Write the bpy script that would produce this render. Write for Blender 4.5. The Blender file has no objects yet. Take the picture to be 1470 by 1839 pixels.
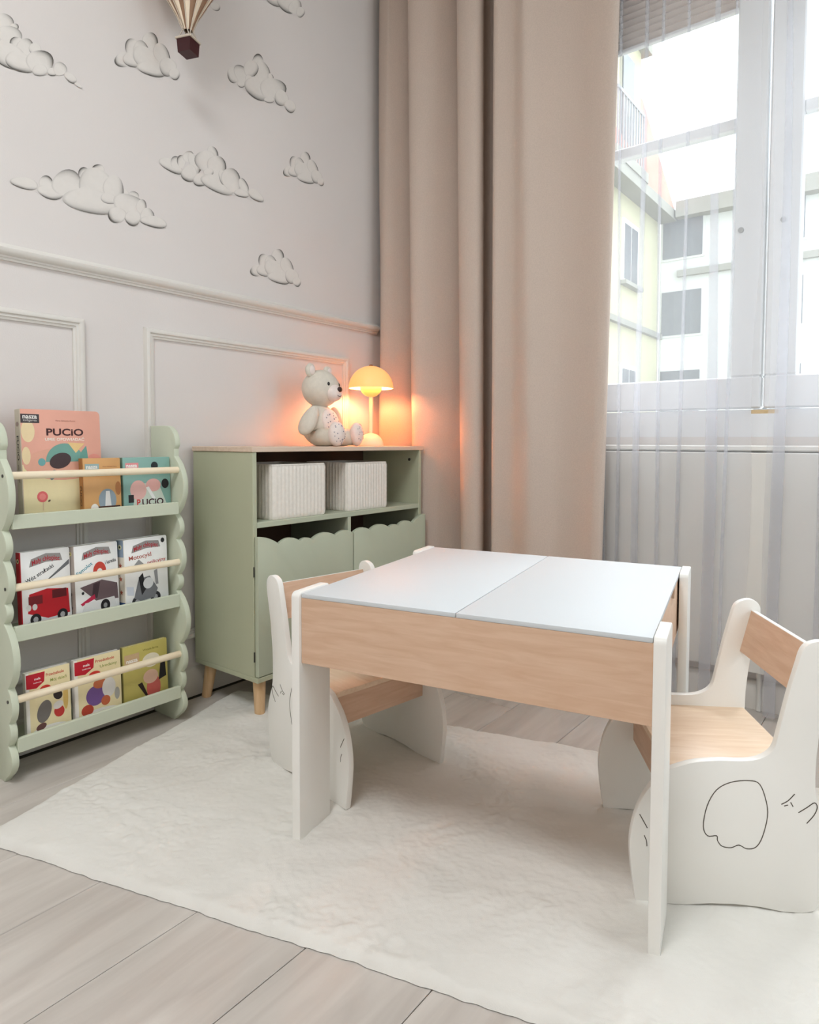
import bpy, bmesh, math, random
from mathutils import Matrix, Vector, noise

scene = bpy.context.scene
C = scene.collection
PI = math.pi

# ------------------------------------------------------------------ camera
F_PX, CY_PX = 1182.9, 845.1
YAW, PITCH, ROLL = 0.66108, 0.04373, 0.00349
CAM_H = 0.88
_d = Vector((math.cos(YAW) * math.cos(PITCH), math.sin(YAW) * math.cos(PITCH), -math.sin(PITCH)))
_r = Vector((math.sin(YAW), -math.cos(YAW), 0))
_u = _r.cross(_d)
CR = _r * math.cos(ROLL) + _u * math.sin(ROLL)
CU = -_r * math.sin(ROLL) + _u * math.cos(ROLL)
cam_data = bpy.data.cameras.new('camera')
cam = bpy.data.objects.new('camera', cam_data)
C.objects.link(cam)
cam.matrix_world = Matrix(((CR.x, CU.x, -_d.x, 0), (CR.y, CU.y, -_d.y, 0), (CR.z, CU.z, -_d.z, CAM_H), (0, 0, 0, 1)))
cam_data.sensor_width = 36
cam_data.lens = F_PX / 1839 * 36
cam_data.shift_y = -(919.5 - CY_PX) / 1839
cam_data.clip_start = 0.02
scene.camera = cam

# ------------------------------------------------------------------ sky, exposure
SKY = 1.3
world = bpy.data.worlds.new('overcast_sky')
scene.world = world
world.use_nodes = True
bg = world.node_tree.nodes['Background']
bg.inputs[0].default_value = (0.82, 0.92, 1.0, 1)
bg.inputs[1].default_value = SKY
vs = scene.view_settings
vs.view_transform = 'Standard'
vs.look = 'None'
vs.exposure = 1.6
vs.gamma = 1.0
vs.use_curve_mapping = False
cy = scene.cycles
cy.max_bounces = 8
cy.diffuse_bounces = 5
cy.glossy_bounces = 3
cy.transmission_bounces = 6
cy.transparent_max_bounces = 24
cy.caustics_reflective = False
cy.caustics_refractive = False
cy.sample_clamp_indirect = 6.0
cy.use_denoising = True
cy.use_adaptive_sampling = True
cy.adaptive_threshold = 0.025

# soft sun added to brighten the room, set behind the courtyard roofs
sun_data = bpy.data.lights.new('added_sun', 'SUN')
sun_data.energy = 4.0
sun_data.angle = math.radians(60)
sun_data.color = (.97, .98, 1.0)
sun = bpy.data.objects.new('added_sun', sun_data)
sun.rotation_euler = Vector((-.48, .05, -.87)).to_track_quat('-Z', 'Y').to_euler()
C.objects.link(sun)

# room box: cloud wall at y = YC, window wall at x = XW
YC, XW, ZC = 1.975, 2.405, 3.10
X0, Y0 = -1.15, -1.50
WY0, WY1, WZ0, WZ1 = -0.33, 1.14, 0.90, 2.70        # opening for the window in view
VX0, VX1, VZ0, VZ1 = 1.02, 2.26, 0.65, 2.85        # window added for fill light, in the unseen wall behind the viewer


def portal(loc, rot, sx, sy):
    l = bpy.data.lights.new('window_daylight', 'AREA')
    l.shape = 'RECTANGLE'
    l.size, l.size_y = sx, sy
    l.cycles.is_portal = True
    o = bpy.data.objects.new('window_daylight', l)
    o.location = loc
    o.rotation_euler = rot
    C.objects.link(o)


portal((XW + 0.16, (WY0 + WY1) / 2, (WZ0 + WZ1) / 2), (0, PI / 2, 0), WZ1 - WZ0, WY1 - WY0)
portal(((VX0 + VX1) / 2, Y0 - 0.14, (VZ0 + VZ1) / 2), (PI / 2, 0, 0), VX1 - VX0, VZ1 - VZ0)  # daylight portal of the added window

# ------------------------------------------------------------------ materials


def lin(c):
    def f(v):
        v /= 255.0
        return v / 12.92 if v <= 0.04045 else ((v + 0.055) / 1.055) ** 2.4
    return (f(c[0]), f(c[1]), f(c[2]), 1)


def base_mat(name, rough=0.6, spec=0.4):
    m = bpy.data.materials.new(name)
    m.use_nodes = True
    nt = m.node_tree
    b = nt.nodes['Principled BSDF']
    b.inputs['Roughness'].default_value = rough
    b.inputs['Specular IOR Level'].default_value = spec
    return m, nt, b


def add(nt, kind, **kw):
    n = nt.nodes.new(kind)
    for k, v in kw.items():
        setattr(n, k, v)
    return n


def mat(name, c, rough=0.6, spec=0.4, var=0.06, scale=6.0, bump=0.0, bscale=200.0, coord='Object', stretch=(1, 1, 1)):
    """plain paint, plastic or cloth with a little mottling and optional fine relief"""
    m, nt, b = base_mat(name, rough, spec)
    tc = add(nt, 'ShaderNodeTexCoord')
    mp = add(nt, 'ShaderNodeMapping')
    mp.inputs['Scale'].default_value = stretch
    nt.links.new(tc.outputs[coord], mp.inputs[0])
    n = add(nt, 'ShaderNodeTexNoise')
    n.inputs['Scale'].default_value = scale
    n.inputs['Detail'].default_value = 4
    nt.links.new(mp.outputs[0], n.inputs[0])
    r = add(nt, 'ShaderNodeValToRGB')
    cl = lin(c)
    r.color_ramp.elements[0].position = 0.3
    r.color_ramp.elements[1].position = 0.7
    r.color_ramp.elements[0].color = tuple(v * (1 - var) for v in cl[:3]) + (1,)
    r.color_ramp.elements[1].color = tuple(min(1, v * (1 + var)) for v in cl[:3]) + (1,)
    nt.links.new(n.outputs[0], r.inputs[0])
    nt.links.new(r.outputs[0], b.inputs['Base Color'])
    if bump:
        n2 = add(nt, 'ShaderNodeTexNoise')
        n2.inputs['Scale'].default_value = bscale
        n2.inputs['Detail'].default_value = 3
        nt.links.new(mp.outputs[0], n2.inputs[0])
        bp = add(nt, 'ShaderNodeBump')
        bp.inputs['Strength'].default_value = bump
        bp.inputs['Distance'].default_value = 0.002
        nt.links.new(n2.outputs[0], bp.inputs['Height'])
        nt.links.new(bp.outputs[0], b.inputs['Normal'])
    return m


def wood(name, c1, c2, stretch=(1, 14, 14), scale=5.0, rough=0.5, rnd=False):
    m, nt, b = base_mat(name, rough, 0.35)
    tc = add(nt, 'ShaderNodeTexCoord')
    mp = add(nt, 'ShaderNodeMapping')
    mp.inputs['Scale'].default_value = stretch
    nt.links.new(tc.outputs['Object'], mp.inputs[0])
    src = mp.outputs[0]
    if rnd:
        oi = add(nt, 'ShaderNodeObjectInfo')
        ml = add(nt, 'ShaderNodeMath', operation='MULTIPLY')
        ml.inputs[1].default_value = 37.0
        nt.links.new(oi.outputs['Random'], ml.inputs[0])
        va = add(nt, 'ShaderNodeVectorMath', operation='ADD')
        nt.links.new(src, va.inputs[0])
        nt.links.new(ml.outputs[0], va.inputs[1])
        src = va.outputs[0]
    n = add(nt, 'ShaderNodeTexNoise')
    n.inputs['Scale'].default_value = scale
    n.inputs['Detail'].default_value = 6
    n.inputs['Distortion'].default_value = 0.6
    nt.links.new(src, n.inputs[0])
    r = add(nt, 'ShaderNodeValToRGB')
    r.color_ramp.elements[0].position = 0.32
    r.color_ramp.elements[1].position = 0.68
    r.color_ramp.elements[0].color = lin(c1)
    r.color_ramp.elements[1].color = lin(c2)
    nt.links.new(n.outputs[0], r.inputs[0])
    nt.links.new(r.outputs[0], b.inputs['Base Color'])
    bp = add(nt, 'ShaderNodeBump')
    bp.inputs['Strength'].default_value = 0.08
    bp.inputs['Distance'].default_value = 0.001
    nt.links.new(n.outputs[0], bp.inputs['Height'])
    nt.links.new(bp.outputs[0], b.inputs['Normal'])
    return m


def print_mat(name, rough=0.45, var=0.05):
    """flat print: colours come from the mesh's own colour layer"""
    m, nt, b = base_mat(name, rough, 0.3)
    a = add(nt, 'ShaderNodeVertexColor', layer_name='ink')
    tc = add(nt, 'ShaderNodeTexCoord')
    n = add(nt, 'ShaderNodeTexNoise')
    n.inputs['Scale'].default_value = 60
    n.inputs['Detail'].default_value = 4
    nt.links.new(tc.outputs['Object'], n.inputs[0])
    mr = add(nt, 'ShaderNodeMapRange')
    mr.inputs[3].default_value = 1 - var
    mr.inputs[4].default_value = 1 + var
    nt.links.new(n.outputs[0], mr.inputs[0])
    vm = add(nt, 'ShaderNodeVectorMath', operation='SCALE')
    nt.links.new(a.outputs[0], vm.inputs[0])
    nt.links.new(mr.outputs[0], vm.inputs['Scale'])
    nt.links.new(vm.outputs[0], b.inputs['Base Color'])
    return m


WALL = (221, 215, 211)
M = {}
M['wall'] = mat('wallpaper_plain', WALL, 0.85, 0.2, 0.012, 3, 0.12, 350)
M['wall_print'] = print_mat('wallpaper_cloud_ink', 0.85, 0.04)
M['trim'] = mat('trim_paint', (222, 218, 211), 0.5, 0.35, 0.01, 4)
M['ceiling'] = mat('ceiling_paint', (235, 233, 228), 0.9, 0.2, 0.01, 3)
M['grout'] = mat('floor_joint', (120, 112, 104), 0.9, 0.1)
M['plank'] = wood('floor_plank_wash', (188, 180, 172), (206, 199, 191), (1.2, 9, 9), 2.6, 0.42, True)
M['rug'] = mat('plush_pile', (224, 221, 214), 0.95, 0.08, 0.03, 7, 0.25, 500)
M['rug_edge'] = mat('rug_backing', (170, 163, 152), 0.95, 0.08, 0.05, 9)
M['white'] = mat('white_lacquer', (238, 236, 230), 0.38, 0.4, 0.01, 4)
M['white_edge'] = mat('white_edge_band', (244, 242, 236), 0.4, 0.4, 0.008, 4)
M['white_top'] = mat('white_gloss_board', (206, 210, 212), 0.5, 0.2, 0.006, 3)
M['beech'] = wood('beech_laminate', (206, 170, 142), (218, 186, 160), (3, 26, 26), 3.0, 0.45)
M['beech_pale'] = wood('beech_seat', (226, 198, 168), (238, 214, 188), (26, 3, 26), 3.0, 0.42)
M['pine'] = wood('pine_dowel', (240, 222, 190), (248, 234, 208), (3, 26, 26), 3.0, 0.45)
M['oak'] = wood('oak_leg', (206, 168, 124), (220, 186, 146), (26, 26, 3), 3.0, 0.5)
M['oak_top'] = wood('oak_board', (214, 190, 168), (224, 203, 184), (3, 26, 26), 3.0, 0.5)
M['sage'] = mat('sage_paint', (186, 189, 162), 0.5, 0.3, 0.02, 5)
M['sage_door'] = mat('sage_door_paint', (188, 194, 172), 0.5, 0.3, 0.02, 5)
M['sage_light'] = mat('pale_sage_paint', (203, 209, 188), 0.5, 0.3, 0.02, 5)
M['hardboard'] = mat('hardboard_back', (92, 66, 52), 0.8, 0.2, 0.08, 5)
M['dark'] = mat('dark_metal', (60, 58, 52), 0.4, 0.5, 0.05)
M['engrave'] = mat('engraved_line', (96, 90, 80), 0.8, 0.1, 0.05)
M['curtain'] = mat('taupe_weave', (200, 183, 170), 0.9, 0.15, 0.05, 260, 0.4, 900)
M['radiator'] = mat('radiator_enamel', (224, 222, 216), 0.4, 0.4, 0.01)
M['pvc'] = mat('window_frame_white', (232, 233, 234), 0.35, 0.4, 0.008)
M['gasket'] = mat('window_gasket', (120, 120, 120), 0.6, 0.3)
M['blind'] = mat('blind_cloth', (214, 202, 194), 0.9, 0.1, 0.03, 30)
M['plush'] = mat('plush_cream', (222, 214, 200), 0.95, 0.1, 0.04, 60, 0.6, 500)
M['plush_pink'] = mat('plush_pale_pink', (240, 226, 218), 0.95, 0.1, 0.03, 60, 0.5, 500)
M['nose'] = mat('bear_nose_plastic', (58, 34, 30), 0.3, 0.5)
M['eye'] = mat('bear_eye_plastic', (30, 26, 24), 0.2, 0.6)
M['dot'] = mat('printed_dot', (150, 142, 150), 0.8, 0.1)
M['basket'] = mat('woven_cotton', (234, 228, 218), 0.9, 0.15, 0.04, 80, 0.3, 300)
M['basket_red'] = mat('gondola_lacquer', (58, 18, 22), 0.4, 0.4)
M['gore_cream'] = mat('balloon_cream', (238, 222, 198), 0.7, 0.2, 0.03, 20)
M['gore_brown'] = mat('balloon_brown', (150, 118, 94), 0.7, 0.2, 0.03, 20)
M['cord'] = mat('cotton_cord', (206, 194, 178), 0.9, 0.1)
M['paper'] = mat('page_edges', (236, 232, 222), 0.9, 0.1, 0.06, 4, 0, 200, 'Object', (1, 1, 120))
M['print'] = print_mat('printed_cover')
M['brass'] = mat('lamp_finial_metal', (150, 96, 60), 0.3, 0.5)
M['ochre'] = mat('facade_ochre', (196, 190, 158), 0.9, 0.1, 0.06, 0.7)
M['facade'] = mat('facade_cream', (206, 206, 200), 0.9, 0.1, 0.06, 0.6)
M['ledge'] = mat('facade_ledge', (150, 148, 138), 0.9, 0.1, 0.06, 1.2)
M['tile'] = mat('roof_tile_red', (190, 128, 112), 0.9, 0.1, 0.12, 2.5)
M['darkpane'] = mat('far_window_glass', (108, 110, 112), 0.25, 0.5, 0.05, 0.8)
M['asphalt'] = mat('courtyard_ground', (130, 128, 122), 0.95, 0.1, 0.1, 0.5)
M['iron'] = mat('balcony_iron', (160, 162, 162), 0.6, 0.3)
M['woodstrip'] = wood('threshold_wood', (206, 176, 130), (222, 194, 150))
M['screw'] = mat('cap_grey', (168, 168, 166), 0.5, 0.3)


def sheer_mat():
    m = bpy.data.materials.new('sheer_voile')
    m.use_nodes = True
    nt = m.node_tree
    nt.nodes.clear()
    out = add(nt, 'ShaderNodeOutputMaterial')
    tr = add(nt, 'ShaderNodeBsdfTransparent')
    df = add(nt, 'ShaderNodeBsdfDiffuse')
    df.inputs[0].default_value = lin((222, 223, 227))
    tl = add(nt, 'ShaderNodeBsdfTranslucent')
    tl.inputs[0].default_value = lin((222, 223, 229))
    m1 = add(nt, 'ShaderNodeMixShader')
    m1.inputs[0].default_value = 0.5
    nt.links.new(df.outputs[0], m1.inputs[1])
    nt.links.new(tl.outputs[0], m1.inputs[2])
    m2 = add(nt, 'ShaderNodeMixShader')
    tc = add(nt, 'ShaderNodeTexCoord')
    n = add(nt, 'ShaderNodeTexNoise')
    n.inputs['Scale'].default_value = 1.5
    nt.links.new(tc.outputs['Object'], n.inputs[0])
    mr = add(nt, 'ShaderNodeMapRange')
    mr.inputs[3].default_value = 0.233
    mr.inputs[4].default_value = 0.236
    nt.links.new(n.outputs[0], mr.inputs[0])
    nt.links.new(mr.outputs[0], m2.inputs[0])
    nt.links.new(tr.outputs[0], m2.inputs[1])
    nt.links.new(m1.outputs[0], m2.inputs[2])
    nt.links.new(m2.outputs[0], out.inputs[0])
    return m


def glass_mat():
    m = bpy.data.materials.new('window_glass')
    m.use_nodes = True
    nt = m.node_tree
    nt.nodes.clear()
    out = add(nt, 'ShaderNodeOutputMaterial')
    tr = add(nt, 'ShaderNodeBsdfTransparent')
    tr.inputs[0].default_value = (0.97, 0.98, 0.98, 1)
    gl = add(nt, 'ShaderNodeBsdfGlossy')
    gl.inputs['Roughness'].default_value = 0.02
    mx = add(nt, 'ShaderNodeMixShader')
    mx.inputs[0].default_value = 0.04
    nt.links.new(tr.outputs[0], mx.inputs[1])
    nt.links.new(gl.outputs[0], mx.inputs[2])
    nt.links.new(mx.outputs[0], out.inputs[0])
    return m


def glow_mat(name, c, e, strength, rough=0.4):
    m, nt, b = base_mat(name, rough, 0.3)
    b.inputs['Base Color'].default_value = lin(c)
    b.inputs['Emission Color'].default_value = lin(e)
    tc = add(nt, 'ShaderNodeTexCoord')
    n = add(nt, 'ShaderNodeTexNoise')
    n.inputs['Scale'].default_value = 3
    nt.links.new(tc.outputs['Object'], n.inputs[0])
    mr = add(nt, 'ShaderNodeMapRange')
    mr.inputs[3].default_value = strength * 0.97
    mr.inputs[4].default_value = strength * 1.03
    nt.links.new(n.outputs[0], mr.inputs[0])
    nt.links.new(mr.outputs[0], b.inputs['Emission Strength'])
    return m


M['sheer'] = sheer_mat()
M['glass'] = glass_mat()
M['shade'] = glow_mat('lamp_shade_opal', (250, 200, 140), (255, 150, 70), 0.26)
M['shade_in'] = glow_mat('lamp_shade_inner', (255, 236, 190), (255, 190, 100), 0.8)
M['fill_diffuser'] = glow_mat('fill_diffuser_opal', (245, 243, 238), (255, 246, 232), 2.0)  # glow of the added ceiling fill lamp
M['lamp_body'] = mat('lamp_body_cream', (246, 222, 200), 0.35, 0.4, 0.01)

# ------------------------------------------------------------------ mesh helpers


class MB:
    """collects geometry for ONE mesh object; ink holds a colour for each face"""

    def __init__(s):
        s.v, s.f, s.c = [], [], []

    def poly(s, pts, col=None):
        i = len(s.v)
        s.v += [tuple(p) for p in pts]
        s.f.append(tuple(range(i, i + len(pts))))
        s.c.append(col)

    def raw(s, v, f, col=None):
        i = len(s.v)
        s.v += [tuple(p) for p in v]
        s.f += [tuple(k + i for k in q) for q in f]
        s.c += [col] * len(f)

    def box(s, x0, x1, y0, y1, z0, z1):
        s.raw([(x0, y0, z0), (x1, y0, z0), (x1, y1, z0), (x0, y1, z0), (x0, y0, z1), (x1, y0, z1), (x1, y1, z1), (x0, y1, z1)],
              [(0, 3, 2, 1), (4, 5, 6, 7), (0, 1, 5, 4), (1, 2, 6, 5), (2, 3, 7, 6), (3, 0, 4, 7)])

    def bm(s, b):
        b.verts.index_update()
        s.raw([v.co[:] for v in b.verts], [[v.index for v in f.verts] for f in b.faces])
        b.free()

    def tube(s, pts, r, n=10, cap=True):
        pts = [Vector(p) for p in pts]
        rs = r if isinstance(r, (list, tuple)) else [r] * len(pts)
        base = len(s.v)
        up = None
        for i, p in enumerate(pts):
            t = (pts[min(i + 1, len(pts) - 1)] - pts[max(i - 1, 0)]).normalized()
            if up is None:
                up = t.orthogonal().normalized()
            up = (up - t * up.dot(t)).normalized()
            w = t.cross(up)
            for k in range(n):
                a = 2 * PI * k / n
                s.v.append(tuple(p + (up * math.cos(a) + w * math.sin(a)) * rs[i]))
        for i in range(len(pts) - 1):
            for k in range(n):
                a, b = base + i * n + k, base + i * n + (k + 1) % n
                s.f.append((a, b, b + n, a + n))
                s.c.append(None)
        if cap:
            s.f.append(tuple(base + k for k in range(n))[::-1])
            s.f.append(tuple(base + (len(pts) - 1) * n + k for k in range(n)))
            s.c += [None, None]

    def lathe(s, prof, n=40, cx=0, cy=0):
        """prof: list of (radius, z) from bottom to top"""
        base = len(s.v)
        for r, z in prof:
            for k in range(n):
                a = 2 * PI * k / n
                s.v.append((cx + r * math.cos(a), cy + r * math.sin(a), z))
        for i in range(len(prof) - 1):
            for k in range(n):
                a, b = base + i * n + k, base + i * n + (k + 1) % n
                s.f.append((a, b, b + n, a + n))
                s.c.append(None)

    def ellipsoid(s, c, r, rot=None, nu=24, nv=14, fn=None):
        base = len(s.v)
        R = rot or Matrix.Identity(3)
        c = Vector(c)
        for j in range(nv + 1):
            ph = PI * j / nv
            for k in range(nu):
                a = 2 * PI * k / nu
                p = Vector((math.sin(ph) * math.cos(a), math.sin(ph) * math.sin(a), math.cos(ph)))
                if fn:
                    p = fn(p)
                s.v.append(tuple(c + R @ Vector((p.x * r[0], p.y * r[1], p.z * r[2]))))
        for j in range(nv):
            for k in range(nu):
                a, b = base + j * nu + k, base + j * nu + (k + 1) % nu
                s.f.append((a, a + nu, b + nu, b))
                s.c.append(None)

    def build(s, name, m, parent=None, smooth=None, merge=0.0):
        me = bpy.data.meshes.new(name)
        me.from_pydata(s.v, [], s.f)
        me.validate()
        if any(c is not None for c in s.c):
            at = me.color_attributes.new('ink', 'FLOAT_COLOR', 'CORNER')
            for p, c in zip(me.polygons, s.c):
                for k, li in enumerate(p.loop_indices):
                    cc = c if c is not None else (1, 1, 1, 1)
                    if isinstance(cc, list):
                        cc = cc[k]
                    at.data[li].color = cc
        if merge:
            b = bmesh.new()
            b.from_mesh(me)
            bmesh.ops.remove_doubles(b, verts=b.verts, dist=merge)
            bmesh.ops.recalc_face_normals(b, faces=b.faces)
            b.to_mesh(me)
            b.free()
        if smooth is not None:
            me.polygons.foreach_set('use_smooth', [True] * len(me.polygons))
            me.set_sharp_from_angle(angle=math.radians(smooth))
        me.materials.append(M[m] if isinstance(m, str) else m)
        return link(name, me, parent)


def link(name, me, parent=None):
    o = bpy.data.objects.new(name, me)
    C.objects.link(o)
    o.parent = parent
    return o


def tag(o, label=None, cat=None, group=None, kind=None):
    if label:
        o['label'] = label
    if cat:
        o['category'] = cat
    if group:
        o['group'] = group
    if kind:
        o['kind'] = kind
    return o


def empty(name, loc, rz=0.0):
    o = bpy.data.objects.new(name, None)
    o.location = loc
    o.rotation_euler = (0, 0, rz)
    o.empty_display_size = 0.05
    C.objects.link(o)
    return o


def rbox(x0, x1, y0, y1, z0, z1, bev=0.002, seg=2):
    b = bmesh.new()
    bmesh.ops.create_cube(b, size=1.0)
    for v in b.verts:
        v.co = Vector((x0 + (v.co.x + .5) * (x1 - x0), y0 + (v.co.y + .5) * (y1 - y0), z0 + (v.co.z + .5) * (z1 - z0)))
    if bev:
        bmesh.ops.bevel(b, geom=b.edges[:], offset=bev, segments=seg, affect='EDGES', profile=0.5)
    m = MB()
    m.bm(b)
    return m


def bbuild(name, m, parent, x0, x1, y0, y1, z0, z1, bev=0.002, seg=2):
    return rbox(x0, x1, y0, y1, z0, z1, bev, seg).build(name, m, parent, 35)


def prism(outline, axis, a0, a1, bev=0.0015):
    """extrude a closed 2D outline; axis 'x': outline is (y, z); 'y': (x, z); 'z': (x, y)"""
    def P(p, a):
        return {'x': (a, p[0], p[1]), 'y': (p[0], a, p[1]), 'z': (p[0], p[1], a)}[axis]
    b = bmesh.new()
    lo = [b.verts.new(P(p, a0)) for p in outline]
    hi = [b.verts.new(P(p, a1)) for p in outline]
    f1 = b.faces.new(lo)
    f2 = b.faces.new(hi)
    n = len(outline)
    for i in range(n):
        b.faces.new((lo[i], lo[(i + 1) % n], hi[(i + 1) % n], hi[i]))
    bmesh.ops.recalc_face_normals(b, faces=b.faces)
    if bev:
        es = list({e for f in (f1, f2) for e in f.edges})
        bmesh.ops.bevel(b, geom=es, offset=bev, segments=2, affect='EDGES', profile=0.5, clamp_overlap=True)
    m = MB()
    m.bm(b)
    return m


def catmull(pts, n=5, closed=False):
    out = []
    N = len(pts)
    for i in range(N if closed else N - 1):
        p0 = pts[(i - 1) % N] if closed or i > 0 else pts[0]
        p1, p2 = pts[i], pts[(i + 1) % N]
        p3 = pts[(i + 2) % N] if closed or i + 2 < N else pts[-1]
        for k in range(n):
            t = k / n
            out.append(tuple(0.5 * (2 * b + (c - a) * t + (2 * a - 5 * b + 4 * c - d) * t * t + (3 * b - a - 3 * c + d) * t ** 3)
                             for a, b, c, d in zip(p0, p1, p2, p3)))
    if not closed:
        out.append(tuple(pts[-1]))
    return out


def ray(px, py):
    return _d + CR * ((px - 735) / F_PX) - CU * ((py - CY_PX) / F_PX)


def on_wall(px, py, y):
    """point of the cloud wall seen at a photograph position (used to trace the printed clouds)"""
    v = ray(px, py)
    t = y / v.y
    return (v.x * t, CAM_H + v.z * t)


# ------------------------------------------------------------------ room shell
fl = MB()
fl.box(X0 - .2, XW + .25, Y0 - .2, YC + .2, -0.12, -0.010)
floor = tag(fl.build('floor', 'grout'), 'pale grey wood plank floor of the room', 'floor', kind='structure')
# planks run along the cloud wall; joints at y = 1.268, 1.045, 0.820 in the photograph
PW = 0.2245
random.seed(4)
rows = range(-15, 4)
plank_cache = {}
for rI in rows:
    yb = 1.0455 + rI * PW
    if yb > YC or yb + PW < Y0:
        continue
    ya, yz = max(yb, Y0) + .0008, min(yb + PW, YC) - .0008
    x = -0.15 - (rI % 3) * .17 - 2.05
    while x < XW:
        xa, xb = max(x, X0) + .0008, min(x + 2.05, XW) - .0008
        if xb - xa > .03:
            k = (round(xb - xa, 3), round(yz - ya, 3))
            if k not in plank_cache:
                plank_cache[k] = rbox(0, xb - xa, 0, yz - ya, -0.010, 0, 0.0012, 1).build('plank', 'plank', floor)
                o = plank_cache[k]
            else:
                o = link('plank', plank_cache[k].data, floor)
            o.location = (xa, ya, 0)
        x += 2.05

cl = MB()
cl.box(X0 - .2, XW + .25, Y0 - .2, YC + .2, ZC, ZC + .12)
tag(cl.build('ceiling', 'ceiling'), 'plain white ceiling above the room', 'ceiling', kind='structure')
wb = MB()
wb.box(X0 - .2, XW + .25, YC, YC + .2, 0, ZC)
wall_back = tag(wb.build('wall_back', 'wall'), 'off-white wall with printed grey watercolour clouds and panel mouldings', 'wall', kind='structure')
wf = MB()
wf.box(X0 - .2, VX0, Y0 - .2, Y0, 0, ZC)
wf.box(VX1, XW + .25, Y0 - .2, Y0, 0, ZC)
wf.box(VX0, VX1, Y0 - .2, Y0, 0, VZ0)
wf.box(VX0, VX1, Y0 - .2, Y0, VZ1, ZC)
tag(wf.build('wall_front', 'wall'), 'plain off-white wall with an added window behind the viewer', 'wall', kind='structure')


def wall_with_hole(name, xa, xb, h):
    m = MB()
    y0, y1, z0, z1 = h
    m.box(xa, xb, Y0, y0, 0, ZC)
    m.box(xa, xb, y1, YC, 0, ZC)
    m.box(xa, xb, y0, y1, 0, z0)
    m.box(xa, xb, y0, y1, z1, ZC)
    return m.build(name, 'wall')


tag(wall_with_hole('wall_right', XW, XW + .22, (WY0, WY1, WZ0, WZ1)), 'plain wall holding the tall window and the radiator', 'wall', kind='structure')
wl = MB()
wl.box(X0 - .2, X0, Y0, YC, 0, ZC)
tag(wl.build('wall_left', 'wall'), 'plain off-white wall on the left of the viewer', 'wall', kind='structure')


def molding_run(m, a, b, prof, out, upv, mit0=0, mit1=0):
    """sweep prof (list of (o, h)) from a to b; o along out, h along upv; mitre = shift of the end with h"""
    a, b, out, upv = map(Vector, (a, b, out, upv))
    t = (b - a).normalized()
    n = len(prof)
    i = len(m.v)
    for base, s in ((a, mit0), (b, -mit1)):
        for o, h in prof:
            m.v.append(tuple(base + out * o + upv * h + t * (h * s)))
    for k in range(n - 1):
        m.f.append((i + k, i + k + 1, i + n + k + 1, i + n + k))
        m.c.append(None)
    m.f += [tuple(range(i, i + n)), tuple(range(i + 2 * n - 1, i + n - 1, -1))]
    m.c += [None, None]


RAIL = [(0, 0), (.008, .0), (.009, .006), (.013, .007), (.013, .012), (.02, .014), (.026, .022), (.027, .03), (.022, .036), (.012, .039), (.010, .044), (0, .046)]
r = MB()
molding_run(r, (X0, YC, 1.366), (2.285, YC, 1.366), RAIL, (0, -1, 0), (0, 0, 1))
tag(r.build('trim_1', 'trim', None, 40), 'white profiled chair rail moulding running along the cloud wall', 'moulding', kind='structure')
PROF = [(0, 0), (.006, 0), (.007, .006), (.011, .008), (.011, .014), (.016, .017), (.018, .024), (.016, .029), (.006, .032), (0, .033)]


def panel_frame(name, x0, x1, z0, z1, label):
    o = (0, -1, 0)
    root = empty(name, (0, 0, 0))
    w = .033
    PR = [(a, w - h) for a, h in PROF][::-1]
    for nm, a, b, up in (('top_moulding', (x0, YC, z1), (x1, YC, z1), (0, 0, -1)), ('bottom_moulding', (x0, YC, z0), (x1, YC, z0), (0, 0, 1)),
                         ('side_moulding', (x0, YC, z0), (x0, YC, z1), (1, 0, 0)), ('side_moulding', (x1, YC, z0), (x1, YC, z1), (-1, 0, 0))):
        m = MB()
        molding_run(m, a, b, PR, o, up, 1, 1)
        m.build(nm, 'trim', root, 40)
    return tag(root, label, 'moulding', kind='structure')


panel_frame('trim_2', -0.55, 0.961, 0.20, 1.241, 'white rectangular panel moulding behind the book rack')
panel_frame('trim_3', 1.151, 2.098, 0.20, 1.243, 'white rectangular panel moulding behind the green cabinet')
BASE = [(0, 0), (.014, 0), (.014, .075), (.010, .082), (.010, .088), (.005, .096), (0, .098)]
b_ = MB()
molding_run(b_, (X0, YC, 0), (XW, YC, 0), BASE, (0, -1, 0), (0, 0, 1))
tag(b_.build('baseboard_back', 'trim', None, 40), 'white baseboard along the cloud wall', 'baseboard', kind='structure')
b_ = MB()
molding_run(b_, (XW, Y0, 0), (XW, YC, 0), BASE, (-1, 0, 0), (0, 0, 1))
tag(b_.build('baseboard_right', 'trim', None, 40), 'white baseboard below the radiator', 'baseboard', kind='structure')

# ---- clouds printed on the wallpaper: lobes traced over the photograph, laid flat on the wall
PAPER = lin((224, 219, 213))
INK = lin((66, 62, 56))


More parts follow.
